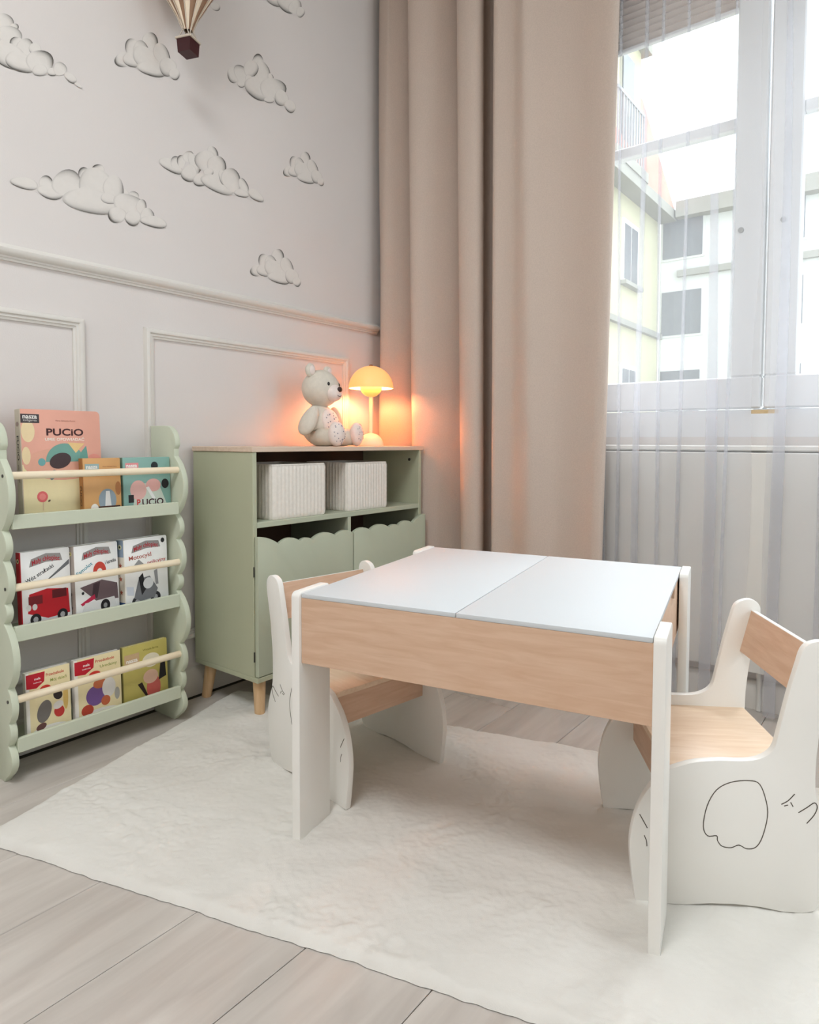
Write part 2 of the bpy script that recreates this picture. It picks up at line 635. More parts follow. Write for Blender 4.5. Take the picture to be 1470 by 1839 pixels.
def cloud(lobes, ox, oy, s, fit=None, amount=1.0):
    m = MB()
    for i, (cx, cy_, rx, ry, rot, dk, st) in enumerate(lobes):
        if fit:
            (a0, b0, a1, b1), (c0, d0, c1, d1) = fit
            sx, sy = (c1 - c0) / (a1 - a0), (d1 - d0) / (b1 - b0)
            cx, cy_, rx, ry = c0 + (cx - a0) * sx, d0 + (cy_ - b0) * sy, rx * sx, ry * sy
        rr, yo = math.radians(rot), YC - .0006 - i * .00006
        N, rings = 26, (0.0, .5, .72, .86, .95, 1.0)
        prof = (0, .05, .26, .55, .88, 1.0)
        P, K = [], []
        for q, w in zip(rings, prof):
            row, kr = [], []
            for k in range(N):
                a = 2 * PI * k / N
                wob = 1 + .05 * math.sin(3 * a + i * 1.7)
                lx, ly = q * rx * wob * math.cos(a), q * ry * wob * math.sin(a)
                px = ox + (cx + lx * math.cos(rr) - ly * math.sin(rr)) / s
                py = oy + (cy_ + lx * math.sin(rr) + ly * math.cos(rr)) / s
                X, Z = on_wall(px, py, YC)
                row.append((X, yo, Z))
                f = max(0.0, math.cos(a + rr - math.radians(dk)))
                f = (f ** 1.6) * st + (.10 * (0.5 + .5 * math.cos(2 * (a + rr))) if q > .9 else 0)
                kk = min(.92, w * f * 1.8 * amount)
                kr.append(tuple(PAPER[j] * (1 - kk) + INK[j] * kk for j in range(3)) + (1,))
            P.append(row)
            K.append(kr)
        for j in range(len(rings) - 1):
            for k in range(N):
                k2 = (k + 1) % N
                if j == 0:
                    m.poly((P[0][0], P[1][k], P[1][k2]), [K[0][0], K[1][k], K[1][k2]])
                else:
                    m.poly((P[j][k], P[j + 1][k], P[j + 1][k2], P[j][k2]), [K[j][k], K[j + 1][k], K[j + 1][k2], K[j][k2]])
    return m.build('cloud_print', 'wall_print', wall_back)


BIG = [(355, 290, 55, 50, 0, -60, .9), (655, 232, 52, 58, 0, -130, .9), (760, 204, 50, 55, 0, -130, .95), (190, 300, 112, 46, 12, 110, .85),
       (960, 400, 46, 58, 0, 60, .8), (1035, 402, 40, 42, 0, -60, .45), (390, 370, 105, 52, 15, 95, .85), (520, 300, 118, 105, 0, -70, .45),
       (735, 300, 130, 120, 0, 200, .1), (650, 385, 36, 62, -20, 70, .7), (880, 340, 80, 105, -12, 20, .45), (700, 440, 215, 95, 12, 95, .5),
       (845, 420, 70, 40, 15, 100, .5), (1000, 470, 130, 85, 20, -40, .25), (1095, 480, 42, 55, 0, -20, .65), (1140, 550, 55, 58, 0, -10, .45),
       (905, 545, 72, 60, 0, 140, .9), (1030, 568, 62, 62, 0, 100, .85), (1192, 600, 108, 44, 12, 100, .95)]
MID = [(160, 250, 105, 46, 30, 100, .95), (200, 225, 46, 50, 0, -100, .55), (240, 215, 35, 52, 0, -140, .8), (295, 180, 45, 45, 0, -60, .4),
       (340, 230, 40, 85, -25, 10, .85), (485, 160, 38, 70, -20, -10, .85), (425, 210, 82, 82, 0, 170, .3), (300, 310, 62, 68, 10, 110, .85),
       (385, 360, 56, 52, 10, 100, .95), (515, 260, 72, 95, -20, -10, .6), (450, 300, 40, 30, 0, 60, .6), (520, 395, 140, 62, 25, 110, .6),
       (560, 340, 30, 60, -15, 120, .5), (625, 360, 72, 98, -25, -30, .5), (720, 400, 32, 58, -28, -30, .85), (705, 465, 58, 30, 15, 95, .95), (815, 480, 72, 36, 38, 100, .75)]
SMALL = [(825, 1065, 52, 46, 0, 140, .85), (880, 985, 45, 52, 0, -150, .65), (990, 960, 48, 68, -15, -20, .85), (935, 1010, 48, 66, -20, -40, .4),
         (880, 1062, 58, 48, 25, 100, .6), (975, 1065, 112, 62, 38, 110, .25), (1058, 1030, 45, 74, -28, -10, .5), (1000, 1120, 92, 46, 15, 95, .85),
         (1095, 1108, 52, 58, -20, 110, .5), (1135, 1150, 32, 38, -20, 70, .75)]
MEDC = [(285, 360, 40, 62, -20, 130, .7), (345, 345, 48, 72, -25, -80, .45), (350, 425, 32, 26, 0, 90, .85), (475, 255, 42, 58, -10, -90, .95),
        (510, 335, 52, 92, -15, -10, .4), (420, 310, 56, 68, 0, 50, .65), (405, 385, 30, 26, 30, 60, .6), (480, 455, 112, 86, 32, 115, .6),
        (570, 375, 20, 32, -15, 0, .7), (585, 462, 100, 84, 10, -10, .5), (560, 542, 40, 26, 0, 95, .7), (650, 530, 52, 62, -20, 120, .5), (715, 592, 40, 52, -30, 100, .75)]
TOPL = [(-60, 230, 120, 120, 0, 100, .4), (30, 180, 72, 80, 0, -30, .4), (105, 208, 36, 32, 0, -10, .85), (70, 265, 105, 68, 20, -30, .3), (40, 330, 55, 40, 0, 80, .6),
        (125, 330, 55, 52, 0, -150, .8), (190, 365, 66, 76, -10, -30, .5), (60, 420, 150, 90, 25, 110, .6), (150, 470, 120, 72, 25, 105, .85), (265, 375, 45, 55, -30, 110, .5),
        (300, 470, 105, 92, 15, -40, .75), (300, 530, 58, 46, 0, 95, .5), (390, 545, 36, 30, 25, 95, .95), (450, 520, 52, 50, 42, -50, .35), (530, 588, 56, 30, 40, 95, .85), (590, 645, 36, 13, 35, 95, .5)]
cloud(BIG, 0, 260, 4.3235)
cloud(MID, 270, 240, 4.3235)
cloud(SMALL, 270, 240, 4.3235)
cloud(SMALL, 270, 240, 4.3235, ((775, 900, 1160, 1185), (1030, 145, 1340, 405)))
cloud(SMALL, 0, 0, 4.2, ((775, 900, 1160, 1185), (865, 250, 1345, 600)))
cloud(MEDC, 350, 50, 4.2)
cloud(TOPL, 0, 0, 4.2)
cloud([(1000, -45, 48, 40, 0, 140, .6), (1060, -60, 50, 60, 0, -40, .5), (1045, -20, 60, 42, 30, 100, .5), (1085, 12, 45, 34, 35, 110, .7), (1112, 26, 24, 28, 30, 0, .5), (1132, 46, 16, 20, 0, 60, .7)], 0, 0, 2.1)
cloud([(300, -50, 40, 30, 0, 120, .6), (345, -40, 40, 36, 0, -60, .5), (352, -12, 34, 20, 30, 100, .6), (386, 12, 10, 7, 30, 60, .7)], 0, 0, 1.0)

# ------------------------------------------------------------------ window in view
win = empty('window_1', (XW + .05, (WY0 + WY1) / 2, WZ0))
tag(win, 'tall white two-sash window with glazing bars behind sheer curtains', 'window', kind='structure')


def wpart(name, m, x0, x1, y0, y1, z0, z1, parent=None, bev=.002):
    p = parent or win
    o = rbox(x0, x1, y0, y1, z0, z1, bev, 1).build(name, m, p, 35)
    o.matrix_parent_inverse = Matrix.Translation(-win.location)
    return o


FX0, FX1 = 2.455, 2.53
wpart('outer_frame', 'pvc', FX0 - .005, FX1, WY0, WY0 + .06, WZ0, WZ1)
wpart('outer_frame', 'pvc', FX0 - .005, FX1, WY1 - .06, WY1, WZ0, WZ1)
wpart('outer_frame', 'pvc', FX0 - .005, FX1, WY0 + .06, WY1 - .06, WZ1 - .06, WZ1)
wpart('outer_frame', 'pvc', FX0 - .005, FX1, WY0 + .06, WY1 - .06, WZ0, .992)
wpart('sill_latch_block', 'woodstrip', FX0 - .016, FX0 - .006, .375, .455, .976, .990, bev=.001)
YM = .425
for (ya, yb) in ((YM + .004, 1.078), (-.268, YM - .004)):
    zs, zt = .996, 2.635
    s = .095
    sash = wpart('sash_bottom_rail', 'pvc', FX0 - .012, FX0 + .05, ya, yb, zs, zs + .107, bev=.005)
    wpart('sash_top_rail', 'pvc', FX0 - .012, FX0 + .05, ya, yb, zt - .09, zt, bev=.005)
    wpart('sash_stile', 'pvc', FX0 - .012, FX0 + .05, ya, ya + s, zs + .107, zt - .09, bev=.005)
    wpart('sash_stile', 'pvc', FX0 - .012, FX0 + .05, yb - s, yb, zs + .107, zt - .09, bev=.005)
    wpart('glazing_bar', 'pvc', FX0 + .002, FX0 + .045, ya + s, yb - s, 1.935, 1.972, bev=.003)
    g = wpart('pane', 'glass', FX0 + .020, FX0 + .026, ya + s, yb - s, zs + .107, 1.935, bev=0)
    g = wpart('pane', 'glass', FX0 + .020, FX0 + .026, ya + s, yb - s, 1.972, zt - .09, bev=0)
    bl = MB()
    zz = 2.33
    k = 0
    while zz < zt - .09:
        bl.poly([(FX0 + .0 + (.012 if k % 2 else 0), ya + s - .02, zz), (FX0 + .0 + (.012 if k % 2 else 0), yb - s + .02, zz),
                 (FX0 + .0 + (0 if k % 2 else .012), yb - s + .02, zz + .012), (FX0 + .0 + (0 if k % 2 else .012), ya + s - .02, zz + .012)])
        zz += .012
        k += 1
    o = bl.build('pleated_blind', 'blind', win)
    o.matrix_parent_inverse = Matrix.Translation(-win.location)
    wpart('blind_rail', 'pvc', FX0 - .004, FX0 + .016, ya + s - .02, yb - s + .02, 2.316, 2.330, bev=.003)
for y, z in ((YM + .075, 1.59), (YM - .05, 1.60)):
    cc = MB()
    cc.tube([(FX0 - .018, y, z), (FX0 - .010, y, z)], .009, 14)
    o = cc.build('screw_cap', 'screw', win, 40)
    o.matrix_parent_inverse = Matrix.Translation(-win.location)
wpart('sill_board', 'white', XW - .045, FX0 - .005, WY0 - .05, WY1 + .05, .853, .872, bev=.004)
wpart('sill_upstand', 'pvc', XW + .004, FX0 - .004, WY0, WY1, .872, .976, bev=.0)

w2 = empty('fill_window', ((VX0 + VX1) / 2, Y0 - .1, VZ0))  # window added out of view to brighten the cloud wall
tag(w2, 'unseen white window added for fill light in the wall behind the viewer', 'window', kind='structure')
vm_ = (VX0 + VX1) / 2
for nm, a in (('outer_frame', (VX0, VX0 + .07, VZ0, VZ1)), ('outer_frame', (VX1 - .07, VX1, VZ0, VZ1)), ('outer_frame', (VX0 + .07, VX1 - .07, VZ0, VZ0 + .07)),
              ('outer_frame', (VX0 + .07, VX1 - .07, VZ1 - .07, VZ1)), ('mullion', (vm_ - .04, vm_ + .04, VZ0 + .07, VZ1 - .07))):
    o = rbox(a[0], a[1], Y0 - .12, Y0 - .06, a[2], a[3], .003, 1).build(nm, 'pvc', w2, 35)
    o.matrix_parent_inverse = Matrix.Translation(-w2.location)
for xa, xb in ((VX0 + .07, vm_ - .04), (vm_ + .04, VX1 - .07)):
    o = rbox(xa, xb, Y0 - .095, Y0 - .09, VZ0 + .07, VZ1 - .07, 0).build('pane', 'glass', w2)
    o.matrix_parent_inverse = Matrix.Translation(-w2.location)

# radiator under the sill
rad = empty('radiator', (2.354, .3, .135))
tag(rad, 'white flat-front panel radiator below the window behind sheer curtains', 'radiator')
o = rbox(-.012, .0, -.62, .62, 0, .714, .006, 2).build('front_panel', 'radiator', rad, 35)
o = rbox(.024, .034, -.62, .62, .01, .70, .006, 2).build('back_panel', 'radiator', rad, 35)
for sy in (-1, 1):
    rbox(-.008, .034, sy * .62 - .006, sy * .62 + .006, .0, .708, .003, 1).build('end_cover', 'radiator', rad, 35)
gr = MB()
for k in range(52):
    yy = -.6 + k * 1.2 / 51
    gr.box(.0, .024, yy - .002, yy + .002, .68, .702)
gr.build('top_grille', 'radiator', rad)
for yy in (.0, .06):
    t = MB()
    t.tube([(.012, .1 + yy, .02), (.014, .1 + yy, -.015), (.026, .1 + yy, -.025), (.028, .1 + yy, -.133)], .008, 10)
    t.build('pipe', 'radiator', rad, 60)
for yy in (-.45, .45):
    rbox(.034, .043, yy - .02, yy + .02, .1, .6, .002, 1).build('wall_bracket', 'radiator', rad, 35)

# ------------------------------------------------------------------ exterior
ground = MB()
ground.box(3.2, 60, -40, 40, -6.2, -6)
tag(ground.build('courtyard_ground', 'asphalt'), 'grey courtyard ground far below the window', 'ground', kind='structure')
YA, YE, XB = 5.0, 4.706, 16.0        # facade plane, eaves line, far facade
ba = empty('ochre_building', (11, YA + 3, -6))
tag(ba, 'pale yellow building wing with red hipped roof and attic balcony outside', 'building')


def far(root, name, m, *a, bev=0.0):
    o = rbox(*a, bev, 1).build(name, m, root)
    o.matrix_parent_inverse = Matrix.Translation(-root.location)
    return o


far(ba, 'wall', 'ochre', 5.5, XB - .05, YA, YA + 6, -6, 6.1)
far(ba, 'cornice', 'ledge', 5.4, XB - .05, YE - .08, YA, 5.98, 6.2)
far(ba, 'ledge', 'ledge', 5.5, XB - .05, YA - .10, YA, 3.30, 3.42)
for x in (8.6, 11.1, 13.54):
    for z in (4.27, 1.3, -1.5):
        f = far(ba, 'window', 'white', x - .06, x + .88, YA - .04, YA + .05, z - .06, z + 1.22)
        for q in (0, 1):
            g = rbox(x + .02 + q * .41, x + .38 + q * .41, YA - .05, YA - .035, z, z + 1.12, 0).build('pane', 'darkpane', f)
        far(ba, 'window_sill', 'ledge', x - .12, x + .94, YA - .14, YA, z - .14, z - .06)
rf = MB()
e = [(5.4, YE - .05, 6.2), (XB - .1, YE - .05, 6.2), (XB - .1, YE + 6.0, 6.2), (5.4, YE + 6.0, 6.2), (6.1, YE + .5, 8.6), (15.2, YE + .5, 8.6), (15.2, YE + 5.4, 8.6), (6.1, YE + 5.4, 8.6)]
rf.raw(e, [(0, 1, 5, 4), (1, 2, 6, 5), (2, 3, 7, 6), (3, 0, 4, 7), (0, 3, 2, 1), (4, 5, 6, 7)])
o = rf.build('roof', 'tile', ba)
o.matrix_parent_inverse = Matrix.Translation(-ba.location)
dm = far(ba, 'dormer', 'ochre', 12.55, 13.95, YE + .12, YE + 2.2, 6.2, 8.9)
far(ba, 'dormer_roof', 'ledge', 12.35, 14.15, YE - .05, YE + 2.3, 8.9, 9.15)
rbox(12.9, 13.5, YE + .09, YE + .13, 6.45, 8.5, 0).build('balcony_door', 'darkpane', dm)
far(ba, 'balcony_slab', 'ledge', 12.1, 13.9, YE - .10, YE + .12, 6.2, 6.4)
bal = far(ba, 'balcony_railing', 'iron', 12.25, 13.75, YE - .06, YE - .02, 7.48, 7.54)
for k in range(11):
    rbox(12.27 + k * .144, 12.295 + k * .144, YE - .055, YE - .025, 6.4, 7.48, 0).build('baluster', 'iron', bal)
bb = empty('cream_building', (XB + 3, -2, -6))
tag(bb, 'cream building with square grey windows across the courtyard', 'building')
far(bb, 'wall', 'facade', XB, XB + 6, -14, YA, -6, 6.0)
far(bb, 'cornice', 'ledge', XB - .3, XB + 6, -14, YE - .12, 6.0, 6.35)
for z in (4.72, 1.95, 5.0 - 6):
    far(bb, 'ledge', 'ledge', XB - .12, XB, -14, YE - .12, z - .02, z + .12)
for j in range(7):
    y = 4.06 - j * 2.0
    for z in (5.15, 3.38, 1.55, -.3):
        f = far(bb, 'window', 'facade', XB - .03, XB + .02, y - .05, y + .92, z - .05, z + 1.05)
        g = rbox(XB - .05, XB - .02, y, y + .87, z, z + 1.0, 0).build('pane', 'darkpane', f)

# ------------------------------------------------------------------ heavy curtain
ZT = 3.00


def cloth(name, section, zs, m, label, cat, ysh=lambda z, t: 0.0, group=None):
    """section(z) -> list of (x, y) across the cloth at height z"""
    v, f = [], []
    rowsz = zs
    n = None
    for z in rowsz:
        s_ = section(z)
        n = len(s_)
        v += [(x, y, z) for x, y in s_]
    for i in range(len(rowsz) - 1):
        for k in range(n - 1):
            a = i * n + k
            f.append((a, a + 1, a + n + 1, a + n))
    mb = MB()
    mb.raw(v, f)
    o = mb.build(name, m, None, 70)
    return tag(o, label, cat, group)


def curtain_section(z):
    q = (z - 1.4) / 1.3           # -1 at the floor, +1 near the rail
    k = -.012 * q                 # the folds drift towards the wall lower down
    w = lambda a: .006 * math.sin(3.1 * z + a)
    ctrl = [(2.300, 1.925 + w(.4)), (2.262, 1.925 + w(1) - k), (2.236, 1.900 - 2 * q * .015), (2.246, 1.850), (2.285, 1.800 + w(2)), (2.345, 1.765),
            (2.368, 1.752 - k), (2.310, 1.746), (2.232, 1.728 - k * 1.6), (2.205, 1.705 - k * 1.6), (2.214, 1.665), (2.245, 1.62 + w(3)), (2.290, 1.565), (2.340, 1.528),
            (2.368, 1.508 - k), (2.310, 1.496 - k), (2.235, 1.486 - k * 1.8), (2.207, 1.464 - k * 1.8), (2.202, 1.430 - k), (2.212, 1.392 - k), (2.238, 1.380 - k), (2.275, 1.396 - k), (2.335, 1.432 - k * .7),
            (2.380, 1.434 - k * .7), (2.384, 1.405 - k * .7), (2.350, 1.372 - k * .7), (2.255, 1.332 - k * .7), (2.206, 1.316 - k * .5), (2.214, 1.275), (2.222, 1.235 + .01 * q), (2.208, 1.195 + .02 * q), (2.206, 1.165 + .03 * q),
            (2.226, 1.12 + .03 * q), (2.246, 1.06), (2.250, 1.0 + w(5)), (2.244, .945), (2.240, .905 - .02 * q), (2.246, .880 - .02 * q), (2.262, .874 - .02 * q)]
    return catmull(ctrl, 4)


zs = [0.012 + (ZT - .012) * i / 44 for i in range(45)]
cur = cloth('curtain', curtain_section, zs, 'curtain', 'heavy taupe curtain hanging in deep folds beside the window', 'curtain')
sol = cur.modifiers.new('cloth_thickness', 'SOLIDIFY')
sol.thickness = .004
rl = MB()
rl.tube([(2.285, -1.0, 3.025), (2.285, 1.95, 3.025)], .012, 14)
rail = tag(rl.build('curtain_rail', 'pvc', None, 40), 'white curtain rail fixed under the ceiling', 'curtain rail')
for yy in (-.9, .4, 1.85):
    o = rbox(2.275, 2.295, yy - .01, yy + .01, 3.03, ZC, .002, 1).build('rail_bracket', 'pvc', rail, 35)

# ------------------------------------------------------------------ sheer curtains


def sheer_section(y_from, y_to, pleats, edge0, edge1, seed):
    """flat voile with narrow overlapping pleats that open towards the floor"""
    def sec(z):
        low = max(0.0, min(1.0, (2.4 - z) / 1.6))
        pts = []
        ya, yb = y_from + edge0(z), y_to + edge1(z)

        def bx(y):
            return 2.318 + .010 * math.sin(y * 31 + seed) * (.4 + low)
        y = ya
        for (c, w0, w1) in pleats:
            w = (w0 + (w1 - w0) * low) * .5
            c2 = c + .006 * math.sin(2.2 * z + c * 40)
            n = 9
            for k in range(n):
                yy = y + (c2 - w - y) * k / n
                pts.append((bx(yy), yy))
            # S fold: forward past the pleat, back, forward again
            b0 = bx(c2)
            for dx, sg in ((-.003, -1), (-.008, 1), (-.013, -1), (-.018, 1), (-.023, -1)):
                pts += [(b0 + dx - .001, c2 - sg * -w * .98), (b0 + dx - .0022, c2 + sg * w), (b0 + dx - .0034, c2 + sg * w * .96)] if sg > 0 else [(b0 + dx - .001, c2 - w * .98), (b0 + dx - .0022, c2 - w), (b0 + dx - .0034, c2 - w * .96)]
            pts += [(b0 - .020, c2 - w * 1.06), (b0 - .008, c2 - w * 1.08)]
            y = c2 - w * 1.08
        n = 12
        for k in range(n + 1):
            yy = y + (yb - y) * k / n
            pts.append((bx(yy), yy))
        return pts
    return sec


zs2 = [0.014 + (ZT - .014) * i / 50 for i in range(51)]
pl1 = [(.905, .006, .008), (.864, .005, .007), (.784, .008, .020), (.719, .006, .009), (.647, .006, .009), (.548, .012, .034), (.500, .005, .008)]
cloth('sheer_curtain', sheer_section(1.02, .428, pl1, lambda z: 0, lambda z: .012 * math.sin(2.7 * z) * .5 + .006 * math.sin(7 * z), .3), zs2, 'sheer',
      'translucent white sheer curtain next to the taupe curtain', 'sheer curtain')
pl2 = [(.352, .012, .032), (.24, .006, .02), (.12, .01, .05), (.02, .006, .02), (-.10, .01, .05), (-.25, .01, .03)]
cloth('sheer_curtain', sheer_section(.390, -.52, pl2, lambda z: .006 * math.sin(2.9 * z + 1) - .014 * max(0, .6 - z), lambda z: 0, 1.9), zs2, 'sheer',
      'translucent white sheer curtain at the right edge of the photo', 'sheer curtain')

# ------------------------------------------------------------------ rug
RA = math.radians(16.3)
RX, RY = 0.532, 1.612
RU, RV = Vector((math.sin(RA), -math.cos(RA), 0)), Vector((math.cos(RA), math.sin(RA), 0))
RLen, RWid = 1.78, .935
NU, NV = 520, 280
rv, rf_ = [], []
for i in range(NU + 1):
    for j in range(NV + 1):
        a, b = i / NU, j / NV
        u, v = a * RLen, b * RWid
        # wavy border
        eu = .004 * noise.noise(Vector((v * 7, 3.1, 0))) + .003 * noise.noise(Vector((v * 40, 3.1, 0)))
        ev = .005 * noise.noise(Vector((u * 5, 7.7, 0))) + .003 * noise.noise(Vector((u * 40, 1.7, 0)))
        u2, v2 = u + eu * (1 - 2 * a), v + ev * (1 - 2 * b)
        p = Vector((RX, RY, 0)) + RU * u2 + RV * v2
        d_ = min(u, RLen - u, v, RWid - v)
        edge = 1 - max(0, 1 - d_ / .022) ** 2.2
        q = Vector((p.x, p.y, 0))
        wq = q + Vector((noise.noise(q * 5), noise.noise(q * 5 + Vector((7, 3, 1))), 0)) * .06
        st = noise.noise(q * 4.5 + Vector((9, 9, 0)))
        h = .0145 + .0042 * noise.noise(wq * 7) + .0034 * noise.noise(wq * 16 + Vector((4, 0, 0)))
        h += (.0012 + .0060 * max(0, st)) * noise.noise(wq * 34)
        h += (.0008 + .0030 * max(0, st)) * noise.noise(q * 80) + .0007 * noise.noise(q * 190)
        rv.append((p.x, p.y, .0015 + (h - .0015) * edge))
for i in range(NU):
    for j in range(NV):
        a = i * (NV + 1) + j
        rf_.append((a, a + 1, a + NV + 2, a + NV + 1))
rm = MB()
rm.raw(rv, rf_)
rug = empty('rug', (RX + RU.x * RLen / 2 + RV.x * RWid / 2, RY + RU.y * RLen / 2 + RV.y * RWid / 2, 0))
tag(rug, 'off-white plush rug under the play table and chairs', 'rug')
o = rm.build('pile', 'rug', rug, 180)
o.matrix_parent_inverse = Matrix.Translation(-rug.location)
tag(o, kind='stuff')
bk = MB()
ins = .006
cs = [Vector((RX, RY, 0)) + RU * a + RV * b for a, b in ((ins, ins), (RLen - ins, ins), (RLen - ins, RWid - ins), (ins, RWid - ins))]
bk.raw([(c.x, c.y, .0) for c in cs] + [(c.x, c.y, .0014) for c in cs], [(0, 1, 2, 3), (7, 6, 5, 4), (0, 4, 5, 1), (1, 5, 6, 2), (2, 6, 7, 3), (3, 7, 4, 0)])
o = bk.build('backing', 'rug_edge', rug)
o.matrix_parent_inverse = Matrix.Translation(-rug.location)
RZ = .010

# ------------------------------------------------------------------ play table
TA = .2065
tab = empty('play_table', (.9519, 1.0618, RZ), math.atan2(-math.cos(TA), math.sin(TA)))
tag(tab, 'low white play table with beech sides and split white top', 'table')
TL, TD, TH, TW, TT = .755, .720, .547, .1207, .0208


def leg_outline(v0, v1):
    r_ = .013
    o_ = [(v0, 0), (v1, 0)]
    for k in range(7):
        a = k / 6 * PI / 2
        o_.append((v1 - r_ + r_ * math.cos(a), TH - r_ + r_ * math.sin(a)))
    for k in range(7):
        a = PI / 2 + k / 6 * PI / 2
        o_.append((v0 + r_ + r_ * math.cos(a), TH - r_ + r_ * math.sin(a)))
    return o_


for u0 in (0, TL - TT):
    for v0 in (0, TD - TW):
        prism(leg_outline(v0, v0 + TW), 'x', u0, u0 + TT, .002).build('leg', 'white', tab, 30)
AZ = .392
bbuild('apron', 'beech', tab, TT, TL - TT, .008, .024, AZ, TH - .0128, .0008, 1)
bbuild('apron', 'beech', tab, TT, TL - TT, TD - .024, TD - .008, AZ, TH - .0128, .0008, 1)
ea = [(.024, AZ), (TD - .024, AZ), (TD - .024, TH - .020), (TD - .20, TH - .020), (TD - .21, TH - .045), (TD - .29, TH - .045), (TD - .30, TH - .020), (.024, TH - .020)]
for u0 in (TT + .004, TL - TT - .020):
    prism(ea, 'x', u0, u0 + .016, .0008).build('end_apron', 'beech', tab, 30)
bbuild('box_bottom', 'beech', tab, TT + .02, TL - TT - .02, .024, TD - .024, AZ + .01, AZ + .018, .0005, 1)
um = TL / 2
for a, b in ((TT + .0015, um - .001), (um + .001, TL - TT - .0015)):
    bbuild('top_board', 'white_top', tab, a, b, .0075, TD - .0075, TH - .0125, TH - .0035, .001, 2)

# ------------------------------------------------------------------ chairs
CW = .336
z0 = .003
prof_front = [(0, z0), (-.008, .06), (-.012, .11), (-.008, .15), (.003, .19), (.022, .225), (.045, .25)]
prof_seat = [(.059, .262), (.098, .276), (.146, .283), (.186, .284), (.217, .290), (.240, .308), (.250, .345), (.264, .41), (.278, .465), (.286, .493), (.297, .506), (.317, .512), (.334, .507), (.344, .49), (.342, .46)]
prof_back = [(.326, .39), (.316, .30), (.317, .225), (.330, .185), (.339, .15), (.339, .095), (.334, .045), (.322, .012), (.300, z0)]
side_outline = catmull(prof_front, 4)[:-1] + catmull(prof_seat, 4)[:-1] + catmull(prof_back, 4)
side_outline += [(.265, z0), (.225, z0 + .006), (.18, z0 + .008), (.135, z0 + .006), (.09, z0)]
EAR = [(.142, .237), (.167, .253), (.199, .258), (.218, .252), (.230, .221), (.233, .192), (.225, .153), (.214, .133), (.198, .129), (.184, .135), (.170, .129), (.154, .131), (.146, .141), (.144, .150), (.128, .149), (.120, .167), (.126, .206)]
MARKS = [catmull([(a, b - .010) for a, b in EAR], 4, True) + [(EAR[0][0], EAR[0][1] - .010)],
         catmull([(.257, .207), (.268, .214), (.279, .227)], 4), [(.273, .211), (.277, .204)], [(.262, .204), (.268, .206)],
         catmull([(.287, .193), (.302, .204), (.314, .213), (.319, .205), (.314, .190), (.302, .174)], 4),
         catmull([(.005, .172), (.013, .158), (.019, .147)], 4), catmull([(.014, .132), (.018, .122), (.019, .112)], 4)]


def ribbon(m, pts, x, w, out):
    for (a, b) in zip(pts[:-1], pts[1:]):
        d2 = Vector((b[0] - a[0], b[1] - a[1]))
        if d2.length < 1e-6:
            continue
        d2.normalize()
        n2 = Vector((-d2.y, d2.x)) * w * .5
        e2 = d2 * w * .3
        q = [(a[0] - e2.x + n2.x, a[1] - e2.y + n2.y), (a[0] - e2.x - n2.x, a[1] - e2.y - n2.y), (b[0] + e2.x - n2.x, b[1] + e2.y - n2.y), (b[0] + e2.x + n2.x, b[1] + e2.y + n2.y)]
        m.raw([(x, c_[0], c_[1]) for c_ in q] + [(x + out, c_[0], c_[1]) for c_ in q], [(4, 5, 6, 7), (0, 1, 5, 4), (1, 2, 6, 5), (2, 3, 7, 6), (3, 0, 4, 7)])


def make_chair():
    root = empty('toddler_chair', (0, 0, 0))
    for sg in (-1, 1):
        x1 = sg * CW / 2
        x0_ = sg * (CW / 2 - .016)
        sd = prism(side_outline, 'x', min(x0_, x1), max(x0_, x1), .0018).build('side_panel', 'white', root, 30)
        for pth, nm in zip(MARKS, ('engraved_ear', 'engraved_lash', 'engraved_lash', 'engraved_lash', 'engraved_curl', 'engraved_stroke', 'engraved_stroke')):
            m = MB()
            ribbon(m, pth, x1, .0017, sg * .0003)
            m.build(nm, 'engrave', sd)
    xi = CW / 2 - .0155
    bbuild('seat', 'beech_pale', root, -xi, xi, .062, .312, .246, .260, .002)
    bbuild('front_apron', 'beech', root, -xi, xi, .066, .080, .172, .246, .001)
    br = MB()
    c0, c1 = Vector((0, .300, .392)), Vector((0, .323, .486))
    ax = (c1 - c0).normalized()
    nn = Vector((0, ax.z, -ax.y)) * .014
    P = [c0, c1, c1 + nn, c0 + nn]
    br.raw([(-xi, p.y, p.z) for p in P] + [(xi, p.y, p.z) for p in P], [(0, 3, 2, 1), (4, 5, 6, 7), (0, 1, 5, 4), (1, 2, 6, 5), (2, 3, 7, 6), (3, 0, 4, 7)])
    back = br.build('backrest', 'beech', root)
    ed = MB()
    P = [c1, c1 + ax * .0015, c1 + ax * .0015 + nn, c1 + nn]
    ed.raw([(-xi, p.y, p.z) for p in P] + [(xi, p.y, p.z) for p in P], [(0, 3, 2, 1), (4, 5, 6, 7), (0, 1, 5, 4), (1, 2, 6, 5), (2, 3, 7, 6), (3, 0, 4, 7)])
    ed.build('edge_band', 'white_edge', back)
    return root


def copy_tree(o, parent=None):
    c = o.copy()
    C.objects.link(c)
    c.parent = parent
    for ch in list(o.children):
        copy_tree(ch, c)
    return c


def put_chair(o, near, ang, dr, w, label):
    c = Vector(near) + Vector(w) * CW / 2
    o.location = (c.x, c.y, RZ)
    o.rotation_euler = (0, 0, math.atan2(-dr[0], dr[1]))
    tag(o, label, 'chair', 'chairs at the play table')


a = math.radians(32)
chair = make_chair()
chair2 = copy_tree(chair)
put_chair(chair, (1.218, .403), a, (math.sin(a), -math.cos(a)), (math.cos(a), math.sin(a)), 'white toddler chair with beech seat at the right end of the table')
a = math.radians(8.5)
put_chair(chair2, (1.105, 1.047), a, (math.sin(a), math.cos(a)), (math.cos(a), -math.sin(a)), 'white toddler chair between the play table and the green cabinet')

